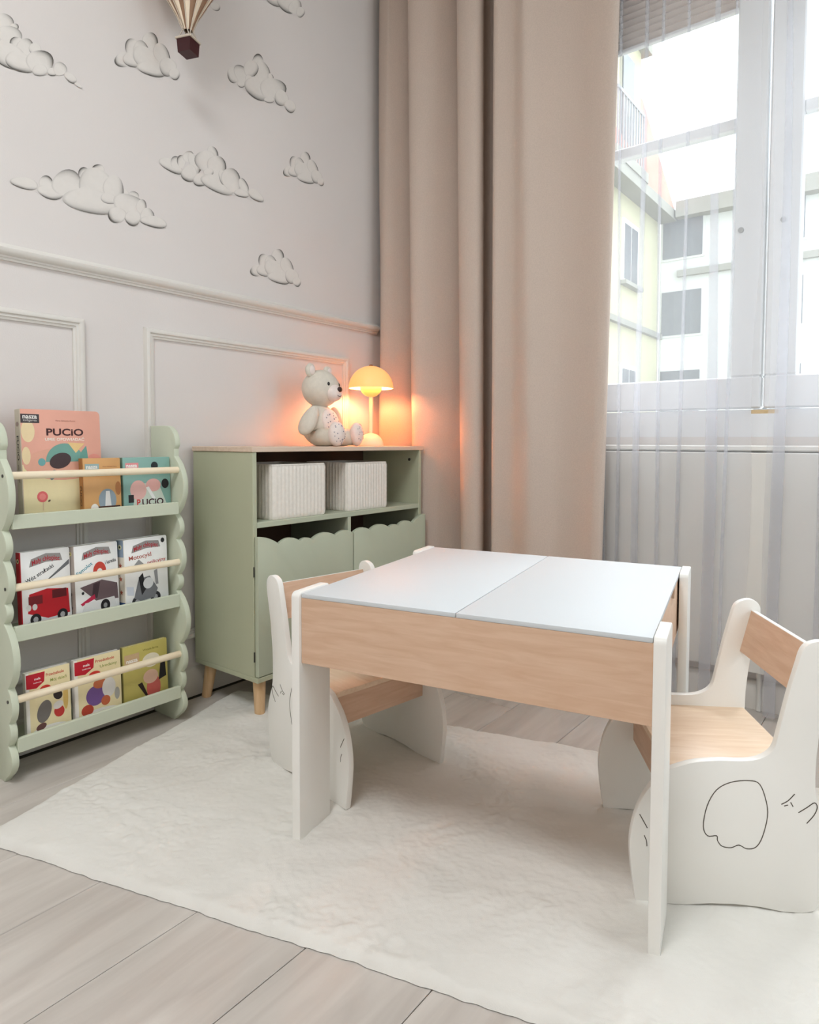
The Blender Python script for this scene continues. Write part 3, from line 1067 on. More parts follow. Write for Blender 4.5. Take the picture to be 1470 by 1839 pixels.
# ------------------------------------------------------------------ book rack
rack = empty('book_rack', (.925, 1.88, 0))
tag(rack, 'pale sage green book rack with scalloped sides and three tiers', 'bookshelf')
notch = [(.833, 1.824), (.652, 1.822), (.576, 1.819), (.466, 1.815), (.415, 1.822), (.250, 1.807), (.161, 1.805), (.101, 1.813)]
peak = [1.775, 1.797, 1.787, 1.803, 1.768, 1.784, 1.795]
yb_ = 1.955
out = [(yb_, 0), (yb_, .928), (1.878, .928)]
for k in range(1, 9):                                    # rounded ear on top
    t = k / 8
    ang_ = PI / 2 * (1 - t * 1.35)
    out.append((1.872 - .056 * math.cos(ang_), .872 + .056 * math.sin(ang_) * (1 if ang_ > 0 else .55)))
out.append(notch[0][::-1])
for (za, ya), (zb, yb2), pk in zip(notch[:-1], notch[1:], peak):
    for k in range(1, 9):
        t = k / 8
        yy = ya + (yb2 - ya) * t
        base = yy
        amp = (ya + yb2) / 2 - pk
        out.append((base - amp * math.sin(PI * t) ** .75, za + (zb - za) * t))
for k in range(1, 9):
    t = k / 8
    out.append((1.813 - .028 * math.sin(PI * min(1, t * 1.1)) ** .8 + .028 * t * t, .101 * (1 - t)))
for xa, xb in ((.672, .690), (1.160, 1.178)):
    o = prism(out, 'x', xa, xb, .0025).build('side_panel', 'sage_light', rack, 30)
    o.matrix_parent_inverse = Matrix.Translation(-rack.location)


def rpart(name, m, *a, bev=.0015):
    o = rbox(*a, bev, 1).build(name, m, rack, 35)
    o.matrix_parent_inverse = Matrix.Translation(-rack.location)
    return o


TIERS = [(.655, .692), (.367, .407), (.080, .118)]
for za, zb in TIERS:
    rpart('lip_board', 'sage_light', .690, 1.160, 1.800, 1.812, za, zb)
    rpart('tier_floor', 'sage_light', .690, 1.160, 1.812, 1.952, za, za + .012)
for z in (.791, .506, .218):
    t = MB()
    t.tube([(.688, 1.806, z), (1.162, 1.806, z)], .0100, 16)
    o = t.build('dowel', 'pine', rack, 50)
    o.matrix_parent_inverse = Matrix.Translation(-rack.location)
    for xx in (.6705, 1.1795):
        s_ = MB()
        sgn = -1 if xx < .9 else 1
        s_.tube([(xx - sgn * .002, 1.806, z), (xx + sgn * .0006, 1.806, z)], .0042, 10)
        o = s_.build('screw_cap', 'dark', rack, 40)
        o.matrix_parent_inverse = Matrix.Translation(-rack.location)

# ------------------------------------------------------------------ books
deps = None


def text_faces(txt, size, bold=0.0):
    cu = bpy.data.curves.new('lettering', 'FONT')
    cu.body = txt
    cu.size = size
    cu.offset = bold
    cu.resolution_u = 3
    cu.fill_mode = 'FRONT'
    o = bpy.data.objects.new('lettering', cu)
    C.objects.link(o)
    dg = bpy.context.evaluated_depsgraph_get()
    me = bpy.data.meshes.new_from_object(o.evaluated_get(dg))
    v = [x.co[:2] for x in me.vertices]
    f = [tuple(p.vertices) for p in me.polygons]
    bpy.data.objects.remove(o)
    bpy.data.curves.remove(cu)
    bpy.data.meshes.remove(me)
    return v, f


class Art:
    """flat print on a cover; u to the right, v up, in metres"""

    def __init__(s, place):
        s.m, s.place, s.n = MB(), place, 0

    def _p(s, u, v):
        return s.place(u, v, .00025 + s.n * .00004)

    def poly(s, pts, c):
        s.m.poly([s._p(*p) for p in pts], lin(c))
        s.n += 1

    def rect(s, u0, v0, u1, v1, c):
        s.poly([(u0, v0), (u1, v0), (u1, v1), (u0, v1)], c)

    def ell(s, u, v, a, b, c, rot=0, a0=0, a1=360):
        n = 28
        r_ = math.radians(rot)
        p = []
        for k in range(n + (0 if a1 - a0 == 360 else 1)):
            t = math.radians(a0 + (a1 - a0) * k / n)
            x, y = a * math.cos(t), b * math.sin(t)
            p.append((u + x * math.cos(r_) - y * math.sin(r_), v + x * math.sin(r_) + y * math.cos(r_)))
        s.poly(p, c)

    def text(s, txt, u, v, width, c, bold=.0, rot=0, arc=0.0, h=None):
        vs_, fs = text_faces(txt, 1.0, bold)
        if not vs_:
            return
        x0 = min(p[0] for p in vs_)
        x1 = max(p[0] for p in vs_)
        k = width / (x1 - x0)
        ky = k if h is None else h / .7
        r_ = math.radians(rot)
        pts = []
        for p in vs_:
            x, y = (p[0] - x0) * k, p[1] * ky
            if arc:
                t = (x / width - .5) * 2
                y += arc * (1 - t * t)
            pts.append(s._p(u + x * math.cos(r_) - y * math.sin(r_), v + x * math.sin(r_) + y * math.cos(r_)))
        s.m.raw(pts, fs, lin(c))
        s.n += 1


def make_book(loc, W, Hh, T, cover, spine, lean, yaw, label, front, spinefn=None, rad=.006):
    root = empty('board_book', loc, yaw)
    root.rotation_euler = (lean, 0, yaw)
    tag(root, label, 'book')
    r_ = rad
    o_ = [(0, 0), (W - r_, 0)] + [(W - r_ + r_ * math.sin(t * PI / 8), r_ - r_ * math.cos(t * PI / 8)) for t in range(1, 5)]
    o_ += [(W - r_ + r_ * math.cos(t * PI / 8), Hh - r_ + r_ * math.sin(t * PI / 8)) for t in range(0, 5)] + [(0, Hh)]
    cm = mat('cover_' + label.replace(' ', '_')[:24], cover, .4, .35, .03, 20)
    sm = mat('spine_' + label.replace(' ', '_')[:24], spine, .45, .35, .03, 20)
    prism(o_, 'y', 0, .0022, .0005).build('front_cover', cm, root, 30)
    prism(o_, 'y', T - .0022, T, .0005).build('back_cover', cm, root, 30)
    i_ = .0015
    prism([(i_, i_), (W - i_ - r_ * .3, i_), (W - i_, r_), (W - i_, Hh - r_), (W - i_ - r_ * .3, Hh - i_), (i_, Hh - i_)], 'y', .0022, T - .0022, 0).build('pages', 'paper', root)
    sp = rbox(-.0022, .0003, .0, T, 0, Hh, .0008, 1).build('spine', sm, root, 35)
    A = Art(lambda u, v, d: (u, -d, v))
    front(A, W, Hh)
    A.m.build('cover_print', 'print', root)
    if spinefn:
        B = Art(lambda u, v, d: (-.0022 - d, T - u, v))
        spinefn(B, T, Hh)
        B.m.build('spine_print', 'print', sp)
    return root


def cover_pink(A, W, H):
    A.rect(0, 0, W, H * .50, (236, 222, 176))
    A.ell(W * .5, H * .50, W * .49, H * .15, (226, 170, 148))
    A.ell(W * .08, H * .80, W * .08, H * .10, (236, 214, 170))
    A.ell(W * .90, H * .52, W * .10, H * .07, (226, 150, 134))
    A.ell(W * .05, H * .58, W * .05, H * .08, (236, 214, 170))
    A.rect(W * .0, H * .875, W * .22, H * .955, (66, 58, 60))
    A.text('nasza', W * .025, H * .915, W * .17, (240, 236, 230), .02)
    A.text('księgarnia', W * .03, H * .89, W * .16, (214, 208, 202))
    A.text('Marta Galewska-Kustra', W * .42, H * .895, W * .25, (150, 90, 80))
    A.text('PUCiO', W * .30, H * .765, W * .47, (66, 34, 34), .025, h=H * .062)
    A.text('UMIE OPOWIADAĆ', W * .28, H * .715, W * .50, (246, 238, 226), .012, h=H * .026)
    A.ell(W * .52, H * .52, W * .24, H * .17, (116, 164, 152), a0=0, a1=180)
    A.poly([(W * .56, H * .70), (W * .78, H * .69), (W * .66, H * .60)], (232, 198, 138))
    A.poly([(W * .72, H * .60), (W * .80, H * .67), (W * .82, H * .55), (W * .70, H * .52)], (104, 158, 146))
    A.ell(W * .46, H * .53, W * .14, H * .07, (70, 54, 56), 20)
    A.ell(W * .23, H * .52, W * .045, H * .035, (112, 168, 168))
    A.ell(W * .80, H * .47, W * .09, H * .075, (54, 36, 32))
    A.ell(W * .36, H * .40, W * .03, H * .05, (130, 134, 132), -20)
    A.ell(W * .22, H * .205, W * .065, H * .05, (222, 106, 106))
    A.ell(W * .22, H * .205, W * .04, H * .03, (232, 136, 130))
    A.rect(W * .222, H * .08, W * .228, H * .155, (214, 178, 150))
    A.ell(W * .30, H * .165, W * .018, H * .008, (92, 74, 64), 40)


def spine_pink(A, T, H):
    A.ell(T * .5, H * .865, T * .30, H * .022, (150, 128, 120))
    A.text('PUCiO', T * .30, H * .76, H * .22, (52, 46, 46), .02, rot=-90, h=T * .38)
    A.text('umie opowiadać', T * .36, H * .50, H * .16, (52, 46, 46), .0, rot=-90, h=T * .26)


def cover_orange(A, W, H):
    A.rect(W * .05, H * .80, W * .42, H * .90, (150, 178, 180))
    A.text('nasza', W * .08, H * .82, W * .3, (244, 240, 234), .03)
    A.text('Marta Galewska-Kustra', W * .52, H * .84, W * .38, (140, 84, 50))
    A.ell(W * .62, H * .26, W * .24, H * .20, (142, 158, 168))
    A.poly([(W * .55, H * .16), (W * .72, H * .16), (W * .68, H * .42), (W * .58, H * .42)], (226, 226, 222))
    A.rect(W * .36, H * .10, W * .96, H * .16, (76, 50, 40))
    A.ell(W * .27, H * .13, W * .10, H * .08, (240, 236, 228))
    A.ell(W * .92, H * .46, W * .08, H * .12, (176, 118, 70))


def spine_orange(A, T, H):
    A.text('PUCiO', T * .28, H * .52, H * .34, (70, 40, 30), .02, rot=-90, h=T * .42)


def cover_teal(A, W, H):
    A.rect(W * .05, H * .80, W * .32, H * .90, (232, 150, 152))
    A.text('nasza', W * .07, H * .82, W * .22, (248, 244, 240), .03)
    A.ell(W * .66, H * .84, W * .075, H * .075, (40, 46, 48))
    A.ell(W * .88, H * .50, W * .08, H * .09, (30, 30, 30))
    A.poly([(W * .18, H * .10), (W * .26, H * .50), (W * .72, H * .55), (W * .90, H * .12)], (206, 214, 200))
    A.ell(W * .30, H * .40, W * .17, H * .18, (232, 184, 176))
    A.ell(W * .62, H * .48, W * .16, H * .12, (232, 178, 170))
    A.poly([(W * .46, H * .44), (W * .52, H * .46), (W * .66, H * .24), (W * .60, H * .22)], (240, 240, 236))
    A.rect(W * .09, H * .18, W * .20, H * .32, (44, 40, 42))
    A.text('P', W * .26, H * .115, W * .075, (206, 70, 66), .03, h=H * .115)
    A.text('UCiO', W * .37, H * .115, W * .46, (74, 46, 50), .025, h=H * .115)
    A.text('U LEKARZA', W * .33, H * .03, W * .44, (244, 244, 238), .01, h=H * .05)


def badge(A, W, H, txt2, c2, txt3=None, c3=None):
    A.poly([(W * .16, H * .80), (W * .20, H * .90), (W * .5, H * .955), (W * .80, H * .935), (W * .84, H * .84), (W * .5, H * .845)], (150, 146, 144))
    A.text('Mały chłopiec', W * .22, H * .815, W * .57, (176, 44, 56), .02, rot=4, arc=H * .035, h=H * .062)


def cover_fire(A, W, H):
    badge(A, W, H, '', 0)
    A.text('Wóz strażacki', W * .10, H * .60, W * .62, (60, 60, 64), .015, rot=26, h=H * .05)
    A.poly([(W * .30, H * .54), (W * .36, H * .54), (W * .98, H * .84), (W * .98, H * .78)], (110, 112, 114))
    A.ell(W * .45, H * .08, W * .42, H * .05, (206, 206, 206))
    A.poly([(W * .10, H * .22), (W * .14, H * .46), (W * .50, H * .50), (W * .94, H * .46), (W * .96, H * .14), (W * .50, H * .12)], (188, 30, 40))
    A.rect(W * .60, H * .36, W * .90, H * .47, (92, 22, 28))
    A.rect(W * .12, H * .32, W * .40, H * .43, (120, 30, 36))
    A.ell(W * .12, H * .29, W * .05, H * .04, (220, 220, 216))
    A.ell(W * .24, H * .29, W * .05, H * .04, (220, 220, 216))
    for u in (.25, .80):
        A.ell(W * u, H * .13, W * .11, H * .075, (34, 32, 34))
        A.ell(W * u, H * .13, W * .05, H * .036, (168, 168, 168))


def spine_fire(A, T, H):
    A.ell(T * .5, H * .89, T * .28, H * .03, (236, 224, 180))
    A.ell(T * .5, H * .89, T * .14, H * .016, (40, 40, 40))


def cover_plane(A, W, H):
    badge(A, W, H, '', 0)
    A.text('Samolot', W * .06, H * .60, W * .40, (74, 150, 168), .015, rot=30, h=H * .05)
    A.text('i karetka', W * .70, H * .70, W * .26, (60, 60, 62), .015, rot=8, h=H * .05)
    A.ell(W * .56, H * .62, W * .15, H * .13, (200, 74, 62), a0=0, a1=180)
    A.ell(W * .56, H * .60, W * .07, H * .06, (240, 236, 230))
    A.poly([(W * .10, H * .44), (W * .60, H * .50), (W * .96, H * .42), (W * .98, H * .20), (W * .46, H * .22)], (110, 92, 96))
    A.poly([(W * .40, H * .46), (W * .56, H * .48), (W * .48, H * .26), (W * .36, H * .28)], (70, 54, 60))
    A.poly([(W * .10, H * .22), (W * .42, H * .32), (W * .44, H * .26), (W * .14, H * .19)], (188, 44, 76))
    A.poly([(W * .12, H * .10), (W * .20, H * .22), (W * .88, H * .24), (W * .94, H * .06), (W * .40, H * .03)], (224, 224, 222))
    A.ell(W * .66, H * .14, W * .11, H * .085, (36, 34, 36))
    A.ell(W * .66, H * .14, W * .045, H * .035, (150, 150, 150))
    A.ell(W * .16, H * .36, W * .03, H * .02, (40, 40, 44))


def spine_plane(A, T, H):
    A.ell(T * .5, H * .90, T * .28, H * .03, (226, 216, 150))
    A.ell(T * .5, H * .90, T * .13, H * .015, (40, 44, 40))
    for v in (.18, .36, .54):
        A.ell(T * .5, H * v, T * .16, H * .022, (120, 112, 110))


def cover_moto(A, W, H):
    badge(A, W, H, '', 0)
    A.text('Motocykl', W * .10, H * .70, W * .52, (176, 92, 78), .012, rot=4, h=H * .06)
    A.text('policyjny', W * .52, H * .61, W * .44, (190, 84, 72), .012, rot=4, h=H * .05)
    A.ell(W * .90, H * .93, W * .045, H * .035, (44, 44, 46))
    A.poly([(W * .20, H * .62), (W * .32, H * .70), (W * .44, H * .62)], (150, 150, 150))
    A.ell(W * .26, H * .10, W * .13, H * .085, (44, 44, 48))
    A.ell(W * .26, H * .10, W * .06, H * .04, (170, 170, 172))
    A.ell(W * .68, H * .12, W * .12, H * .08, (44, 44, 48))
    A.ell(W * .68, H * .12, W * .05, H * .035, (170, 170, 172))
    A.poly([(W * .18, H * .16), (W * .30, H * .42), (W * .56, H * .44), (W * .74, H * .24), (W * .66, H * .12), (W * .34, H * .10)], (120, 122, 126))
    A.poly([(W * .30, H * .44), (W * .40, H * .50), (W * .46, H * .26), (W * .36, H * .18)], (38, 38, 42))
    A.ell(W * .52, H * .34, W * .12, H * .08, (226, 228, 230), 20)
    A.poly([(W * .03, H * .22), (W * .02, H * .34), (W * .18, H * .32), (W * .18, H * .20)], (206, 212, 222))
    A.poly([(W * .66, H * .50), (W * .74, H * .52), (W * .76, H * .30), (W * .70, H * .30)], (150, 150, 152))


def spine_moto(A, T, H):
    A.rect(0, 0, T, H * .12, (58, 90, 140))
    A.rect(0, H * .76, T, H, (150, 168, 190))
    A.ell(T * .5, H * .90, T * .26, H * .035, (226, 226, 190))
    A.ell(T * .5, H * .90, T * .12, H * .017, (52, 60, 52))
    for v in (.26, .45, .64):
        p = []
        for k in range(10):
            t = PI / 2 + k * PI / 5
            rr = (T * .26) * (1 if k % 2 == 0 else .42)
            p.append((T * .5 + rr * math.cos(t), H * v + rr * math.sin(t)))
        A.poly(p, (184, 96, 72))


def cover_story(title, shapes):
    def fn(A, W, H):
        A.rect(W * .04, 0, W, H, (238, 224, 180))
        A.rect(0, 0, W * .06, H, (240, 236, 228))
        A.ell(W * .5, H * .04, W * .46, H * .10, (240, 238, 232))
        A.poly([(0, H * .76), (0, H * .97), (W * .42, H * .97), (W * .40, H * .82), (W * .22, H * .74)], (190, 34, 50))
        A.text('mała', W * .18, H * .87, W * .14, (244, 228, 226), .02)
        A.text('książeczka', W * .16, H * .82, W * .18, (244, 228, 226), .01)
        A.text('Przedszkole', W * .44, H * .885, W * .42, (200, 76, 60), .015, h=H * .045)
        A.ell(W * .42, H * .70, W * .13, H * .06, (206, 60, 52))
        A.text(title, W * .54, H * .79, W * .38, (150, 160, 80), .01, h=H * .045)
        for s_ in shapes:
            A.ell(W * s_[0], H * s_[1], W * s_[2], H * s_[3], s_[4], s_[5] if len(s_) > 5 else 0)
    return fn


cover_grey = cover_story('Mój dzień', [(.38, .36, .16, .17, (120, 114, 110), -15), (.70, .56, .10, .08, (48, 40, 40), 30), (.72, .30, .12, .09, (196, 60, 56), 15), (.30, .14, .12, .05, (110, 76, 74), 20), (.70, .40, .12, .06, (232, 226, 220), 20), (.88, .5, .06, .2, (224, 190, 110))])
cover_purple = cover_story('Urodziny', [(.42, .36, .20, .16, (120, 88, 150), 10), (.24, .16, .13, .09, (186, 74, 56)), (.52, .54, .14, .08, (196, 112, 76)), (.72, .44, .15, .16, (228, 226, 222)), (.64, .24, .10, .08, (196, 104, 70)), (.90, .30, .06, .1, (170, 168, 160))])


def cover_olive(A, W, H):
    A.rect(W * .03, H * .62, W * .36, H * .86, (206, 176, 138))
    A.text('nasza', W * .07, H * .72, W * .25, (250, 246, 240), .03)
    A.text('Wesoła farma', W * .44, H * .86, W * .36, (150, 142, 70), .01)
    A.ell(W * .62, H * .68, W * .20, H * .12, (236, 228, 206))
    A.ell(W * .66, H * .20, W * .16, H * .22, (200, 100, 92))
    A.ell(W * .60, H * .40, W * .17, H * .12, (228, 190, 168))
    A.poly([(W * .78, H * .30), (W * .96, H * .34), (W * .94, H * .62), (W * .84, H * .64)], (34, 32, 34))
    A.poly([(W * .30, H * .32), (W * .40, H * .34), (W * .52, H * .10), (W * .48, H * .08)], (46, 34, 32))


LN = math.radians(-2.5)
make_book((.743, 1.862, .668), .212, .296, .030, (228, 168, 148), (196, 186, 168), math.radians(-3), 0, 'large salmon picture book with PUCiO title, tallest on the top tier', cover_pink, spine_pink, .012)
make_book((.886, 1.832, .668), .108, .163, .020, (214, 164, 106), (170, 116, 66), LN, 0, 'small orange picture book in the middle of the top tier', cover_orange, spine_orange, .003)
make_book((1.004, 1.836, .668), .152, .163, .020, (136, 176, 166), (110, 136, 120), LN, 0, 'teal picture book at the right of the top tier', cover_teal, None, .003)
make_book((.722, 1.832, .380), .128, .208, .022, (240, 240, 238), (186, 38, 48), LN, math.radians(3), 'white board book with red fire engine and red spine', cover_fire, spine_fire)
make_book((.856, 1.826, .380), .132, .208, .034, (242, 242, 240), (176, 164, 156), LN, math.radians(6), 'white board book with grey aeroplane on the middle tier', cover_plane, spine_plane)
make_book((1.000, 1.826, .380), .146, .209, .034, (242, 242, 240), (236, 228, 214), LN, math.radians(5), 'white board book with police motorcycle on the middle tier', cover_moto, spine_moto)
make_book((.727, 1.830, .093), .112, .175, .016, (240, 236, 226), (236, 232, 224), LN, 0, 'cream story book with grey figure, leftmost on the bottom tier', cover_grey, None, .004)
make_book((.852, 1.830, .093), .132, .176, .016, (240, 236, 226), (236, 230, 222), LN, 0, 'cream story book with purple shape in the middle of the bottom tier', cover_purple, None, .004)
make_book((.993, 1.832, .093), .143, .177, .012, (196, 184, 104), (150, 140, 80), LN, 0, 'thin olive yellow picture book at the right of the bottom tier', cover_olive, None, .004)

# ------------------------------------------------------------------ green cabinet
cab = empty('storage_cabinet', (1.755, 1.80, 0))
tag(cab, 'sage green cabinet with open shelf, scalloped doors and tapered wooden legs', 'cabinet')


def cpart(name, m, *a, bev=.0015, parent=None):
    o = rbox(*a, bev, 1).build(name, m, parent or cab, 35)
    if parent is None:
        o.matrix_parent_inverse = Matrix.Translation(-cab.location)
    return o


CX0, CX1, CF, CB = 1.315, 2.188, 1.640, 1.955
cpart('side_panel', 'sage', CX0, CX0 + .016, CF, CB, .135, .846)
cpart('side_panel', 'sage', CX1 - .016, CX1, CF, CB, .135, .846)
cpart('top_board', 'oak_top', CX0 - .004, CX1 + .012, CF - .004, CB, .846, .862)
cpart('bottom_board', 'sage', CX0, CX1, CF - .018, CB, .119, .135)
cpart('back_panel', 'hardboard', CX0 + .016, CX1 - .016, CB - .006, CB, .135, .846, bev=0)
cpart('shelf', 'sage_door', CX0 + .016, CX1 - .016, CF + .002, CB - .006, .606, .624)
cpart('divider', 'sage_door', 1.748, 1.764, CF + .002, CB - .006, .135, .606)


def door(x0, x1, tops, name):
    o_ = [(x0, .138), (x1, .138)] + tops[::-1]
    d = prism(o_, 'y', CF - .018, CF - .002, .0012).build('door', 'sage_door', cab, 30)
    d.matrix_parent_inverse = Matrix.Translation(-cab.location)
    return d


def scal(p):
    out_ = []
    for i in range(len(p) - 1):
        (xa, za), (xb, zb), = p[i][:2], p[i + 1][:2]
        pk = p[i][2]
        for k in range(10):
            t = k / 10
            out_.append((xa + (xb - xa) * t, za + (zb - za) * t + pk * math.sin(PI * t) ** .8))
    out_.append(p[-1][:2])
    return out_


left_start = [(1.319, .581), (1.335, .580), (1.350, .577), (1.368, .571), (1.385, .563), (1.397, .556)]
tops_l = left_start + scal([(1.405, .549, .016), (1.496, .549, .009), (1.553, .547, .018), (1.665, .548, .015), (1.754, .548, 0)])
mid_ = 1.7565
tops_r = [(2 * mid_ - x, z) for x, z in tops_l][::-1]
dl = door(1.319, 1.7545, tops_l, 'l')
dr_ = door(1.7585, 2.194, tops_r, 'r')
for zz in (.20, .47):
    cpart('hinge', 'dark', CX0 - .0004, CX0 + .003, CF - .0022, CF + .0004, zz - .016, zz + .016, bev=0, parent=dl)
kb = MB()
kb.tube([(CX1 - .0165, 1.690, .806), (CX1 - .0145 - .004, 1.690, .806)], .006, 14)
o = kb.build('shelf_pin_hole', 'dark', cab, 40)
o.matrix_parent_inverse = Matrix.Translation(-cab.location)
for sx, x in ((-1, CX0 + .035), (1, CX1 - .035)):
    for sy, y in ((-1, CF + .018), (1, CB - .045)):
        t = MB()
        zb = .010 if sy < 0 else .0
        t.tube([(x, y, .121), (x + sx * .012, y + sy * .016 * (1 if sy < 0 else .9), zb)], [.021, .016], 20)
        o = t.build('leg', 'oak', cab, 50)
        o.matrix_parent_inverse = Matrix.Translation(-cab.location)


def make_basket(x0, x1, y0, y1, z0_, z1, label):
    root = empty('storage_basket', ((x0 + x1) / 2, (y0 + y1) / 2, z0_))
    tag(root, label, 'basket', 'woven baskets in the cabinet')
    w, dp, h = (x1 - x0) / 2, (y1 - y0) / 2, z1 - z0_
    # ribbed wall: rounded rectangle with vertical cord ribs
    n = 240
    m = MB()
    rr = .014
    per = []
    for k in range(n):
        t = 4 * k / n
        sd, q = int(t), t - int(t)
        cx_ = [(-w, -dp, 1, 0), (w, -dp, 0, 1), (w, dp, -1, 0), (-w, dp, 0, -1)][sd]
        ln = 2 * (w if sd % 2 == 0 else dp)
        x, y = cx_[0] + cx_[2] * q * ln, cx_[1] + cx_[3] * q * ln
        dx, dy = max(0, abs(x) - (w - rr)), max(0, abs(y) - (dp - rr))
        if dx > 0 and dy > 0:
            s_ = rr / max(1e-6, math.hypot(dx, dy))
            s_ = min(1, s_)
            x = math.copysign(w - rr + dx * s_, x)
            y = math.copysign(dp - rr + dy * s_, y)
        per.append((x, y))
    rowsN = 22
    for j in range(rowsN + 1):
        zz = h * j / rowsN
        for k, (x, y) in enumerate(per):
            rib = (.0012 if k % 4 < 2 else -.0006) + (.0006 if (j + k // 4) % 2 else 0)
            L = math.hypot(x, y)
            s_ = 1 + rib / L - (.004 / L if j in (0, rowsN) else 0)
            m.v.append((x * s_, y * s_, zz))
    for j in range(rowsN):
        for k in range(n):
            a_, b2 = j * n + k, j * n + (k + 1) % n
            m.f.append((a_, b2, b2 + n, a_ + n))
            m.c.append(None)
    m.f.append(tuple(range(n))[::-1])
    m.c.append(None)
    m.build('woven_wall', 'basket', root, 60)
    # lining just inside the rim
    i_ = MB()
    i_.v = [(x * .96, y * .96, h - .001) for x, y in per] + [(x * .94, y * .94, .01) for x, y in per]
    i_.f = [(k, (k + 1) % n, n + (k + 1) % n, n + k) for k in range(n)] + [tuple(range(n, 2 * n))]
    i_.c = [None] * len(i_.f)
    i_.build('lining', 'basket', root, 60)
    r_ = MB()
    r_.v = [(x * 1.0, y * 1.0, h - .001) for x, y in per] + [(x * .98, y * .98, h + .003) for x, y in per] + [(x * .96, y * .96, h - .001) for x, y in per]
    r_.f = [(k, (k + 1) % n, n + (k + 1) % n, n + k) for k in range(n)] + [(n + k, n + (k + 1) % n, 2 * n + (k + 1) % n, 2 * n + k) for k in range(n)]
    r_.c = [None] * len(r_.f)
    r_.build('rim', 'basket', root, 80)


make_basket(1.402, 1.648, 1.652, 1.90, .6245, .802, 'white ribbed basket on the left of the open cabinet shelf')
make_basket(1.757, 1.986, 1.652, 1.88, .6245, .800, 'white ribbed basket on the right of the open cabinet shelf')

# ------------------------------------------------------------------ teddy bear
TB = .862
bear = empty('teddy_bear', (1.772, 1.812, TB), math.radians(10))
tag(bear, 'cream plush teddy bear sitting on the cabinet beside the lamp', 'plush toy')
bear.scale = (.98, .98, .98)


def pear(p):
    k = 1.0 - .22 * max(0, p.z) - .02
    return Vector((p.x * k, p.y * k, p.z))


m = MB()
m.ellipsoid((0, .0, .085), (.080, .068, .084), None, 32, 20, pear)
body = m.build('body', 'plush', bear, 180)
m = MB()
m.ellipsoid((0, -.006, .222), (.078, .070, .072), None, 32, 20, lambda p: Vector((p.x * (1.03 - .08 * max(0, p.z)), p.y, p.z)))
head = m.build('head', 'plush', bear, 180)
m = MB()
m.ellipsoid((0, -.066, .204), (.038, .030, .033), None, 24, 16)
muz = m.build('muzzle', 'plush_pink', head, 180)
m = MB()
m.ellipsoid((0, -.094, .216), (.0135, .0075, .0105), None, 18, 12)
m.build('nose', 'nose', muz, 180)
m = MB()
m.tube(catmull([(-.014, -.0905, .196), (-.006, -.0945, .190), (.004, -.0950, .190), (.013, -.0915, .195)], 4), .0012, 8)
m.build('mouth', 'nose', muz, 60)
for s_ in (-1, 1):
    m = MB()
    m.ellipsoid((s_ * .034, -.066, .236), (.0062, .0045, .0078), None, 16, 10)
    m.build('eye', 'eye', head, 180)
    er = MB()
    er.ellipsoid((s_ * .056, .002, .288), (.027, .014, .027), None, 22, 14)
    e_ = er.build('ear', 'plush', head, 180)
    er = MB()
    er.ellipsoid((s_ * .057, -.008, .288), (.017, .007, .018), None, 20, 12)
    er.build('inner_ear', 'plush_pink', e_, 180)
    arm = MB()
    rot = Matrix.Rotation(s_ * math.radians(-24), 3, 'Y') @ Matrix.Rotation(math.radians(14), 3, 'X')
    arm.ellipsoid((s_ * .084, -.012, .098), (.026, .034, .062), rot, 22, 16, lambda p: Vector((p.x, p.y * (1 - .25 * p.z), p.z)))
    arm.build('arm', 'plush', bear, 180)
    lg = MB()
    lg.tube([(s_ * .042, -.02, .036), (s_ * .056, -.075, .034), (s_ * .066, -.118, .036)], [.036, .034, .030], 18)
    l_ = lg.build('leg', 'plush', bear, 180)
    ft = MB()
    rf2 = Matrix.Rotation(s_ * math.radians(14), 3, 'Z')
    ft.ellipsoid((s_ * .068, -.126, .046), (.036, .026, .046), rf2, 22, 16)
    f_ = ft.build('foot', 'plush_pink', l_, 180)
    random.seed(7 + s_)
    sp = MB()
    k = 0
    while k < 22:
        a_, r_ = random.uniform(0, 2 * PI), math.sqrt(random.random()) * .88
        ux, uz = r_ * math.cos(a_), r_ * math.sin(a_)
        dpt = -math.sqrt(max(0, 1 - ux * ux - uz * uz))
        p = Vector((s_ * .068, -.126, .046)) + rf2 @ Vector((ux * .036, dpt * .0262, uz * .046))
        sp.ellipsoid(p, (.0023, .0013, .0023), rf2, 8, 5)
        k += 1
    sp.build('printed_dots', 'dot', f_, 180)
m = MB()
m.ellipsoid((0, -.050, .092), (.050, .022, .052), Matrix.Rotation(math.radians(-10), 3, 'X'), 26, 16)
bp_ = m.build('belly_patch', 'plush_pink', body, 180)
random.seed(3)
sp = MB()
RB = Matrix.Rotation(math.radians(-10), 3, 'X')
for k in range(34):
    a_, r_ = random.uniform(0, 2 * PI), math.sqrt(random.random()) * .85
    ux, uz = r_ * math.cos(a_), r_ * math.sin(a_)
    dpt = -math.sqrt(max(0, 1 - ux * ux - uz * uz))
    p = Vector((0, -.050, .092)) + RB @ Vector((ux * .050, dpt * .0222, uz * .052))
    sp.ellipsoid(p, (.0025, .0014, .0025), RB, 8, 5)
sp.build('printed_dots', 'dot', bp_, 180)

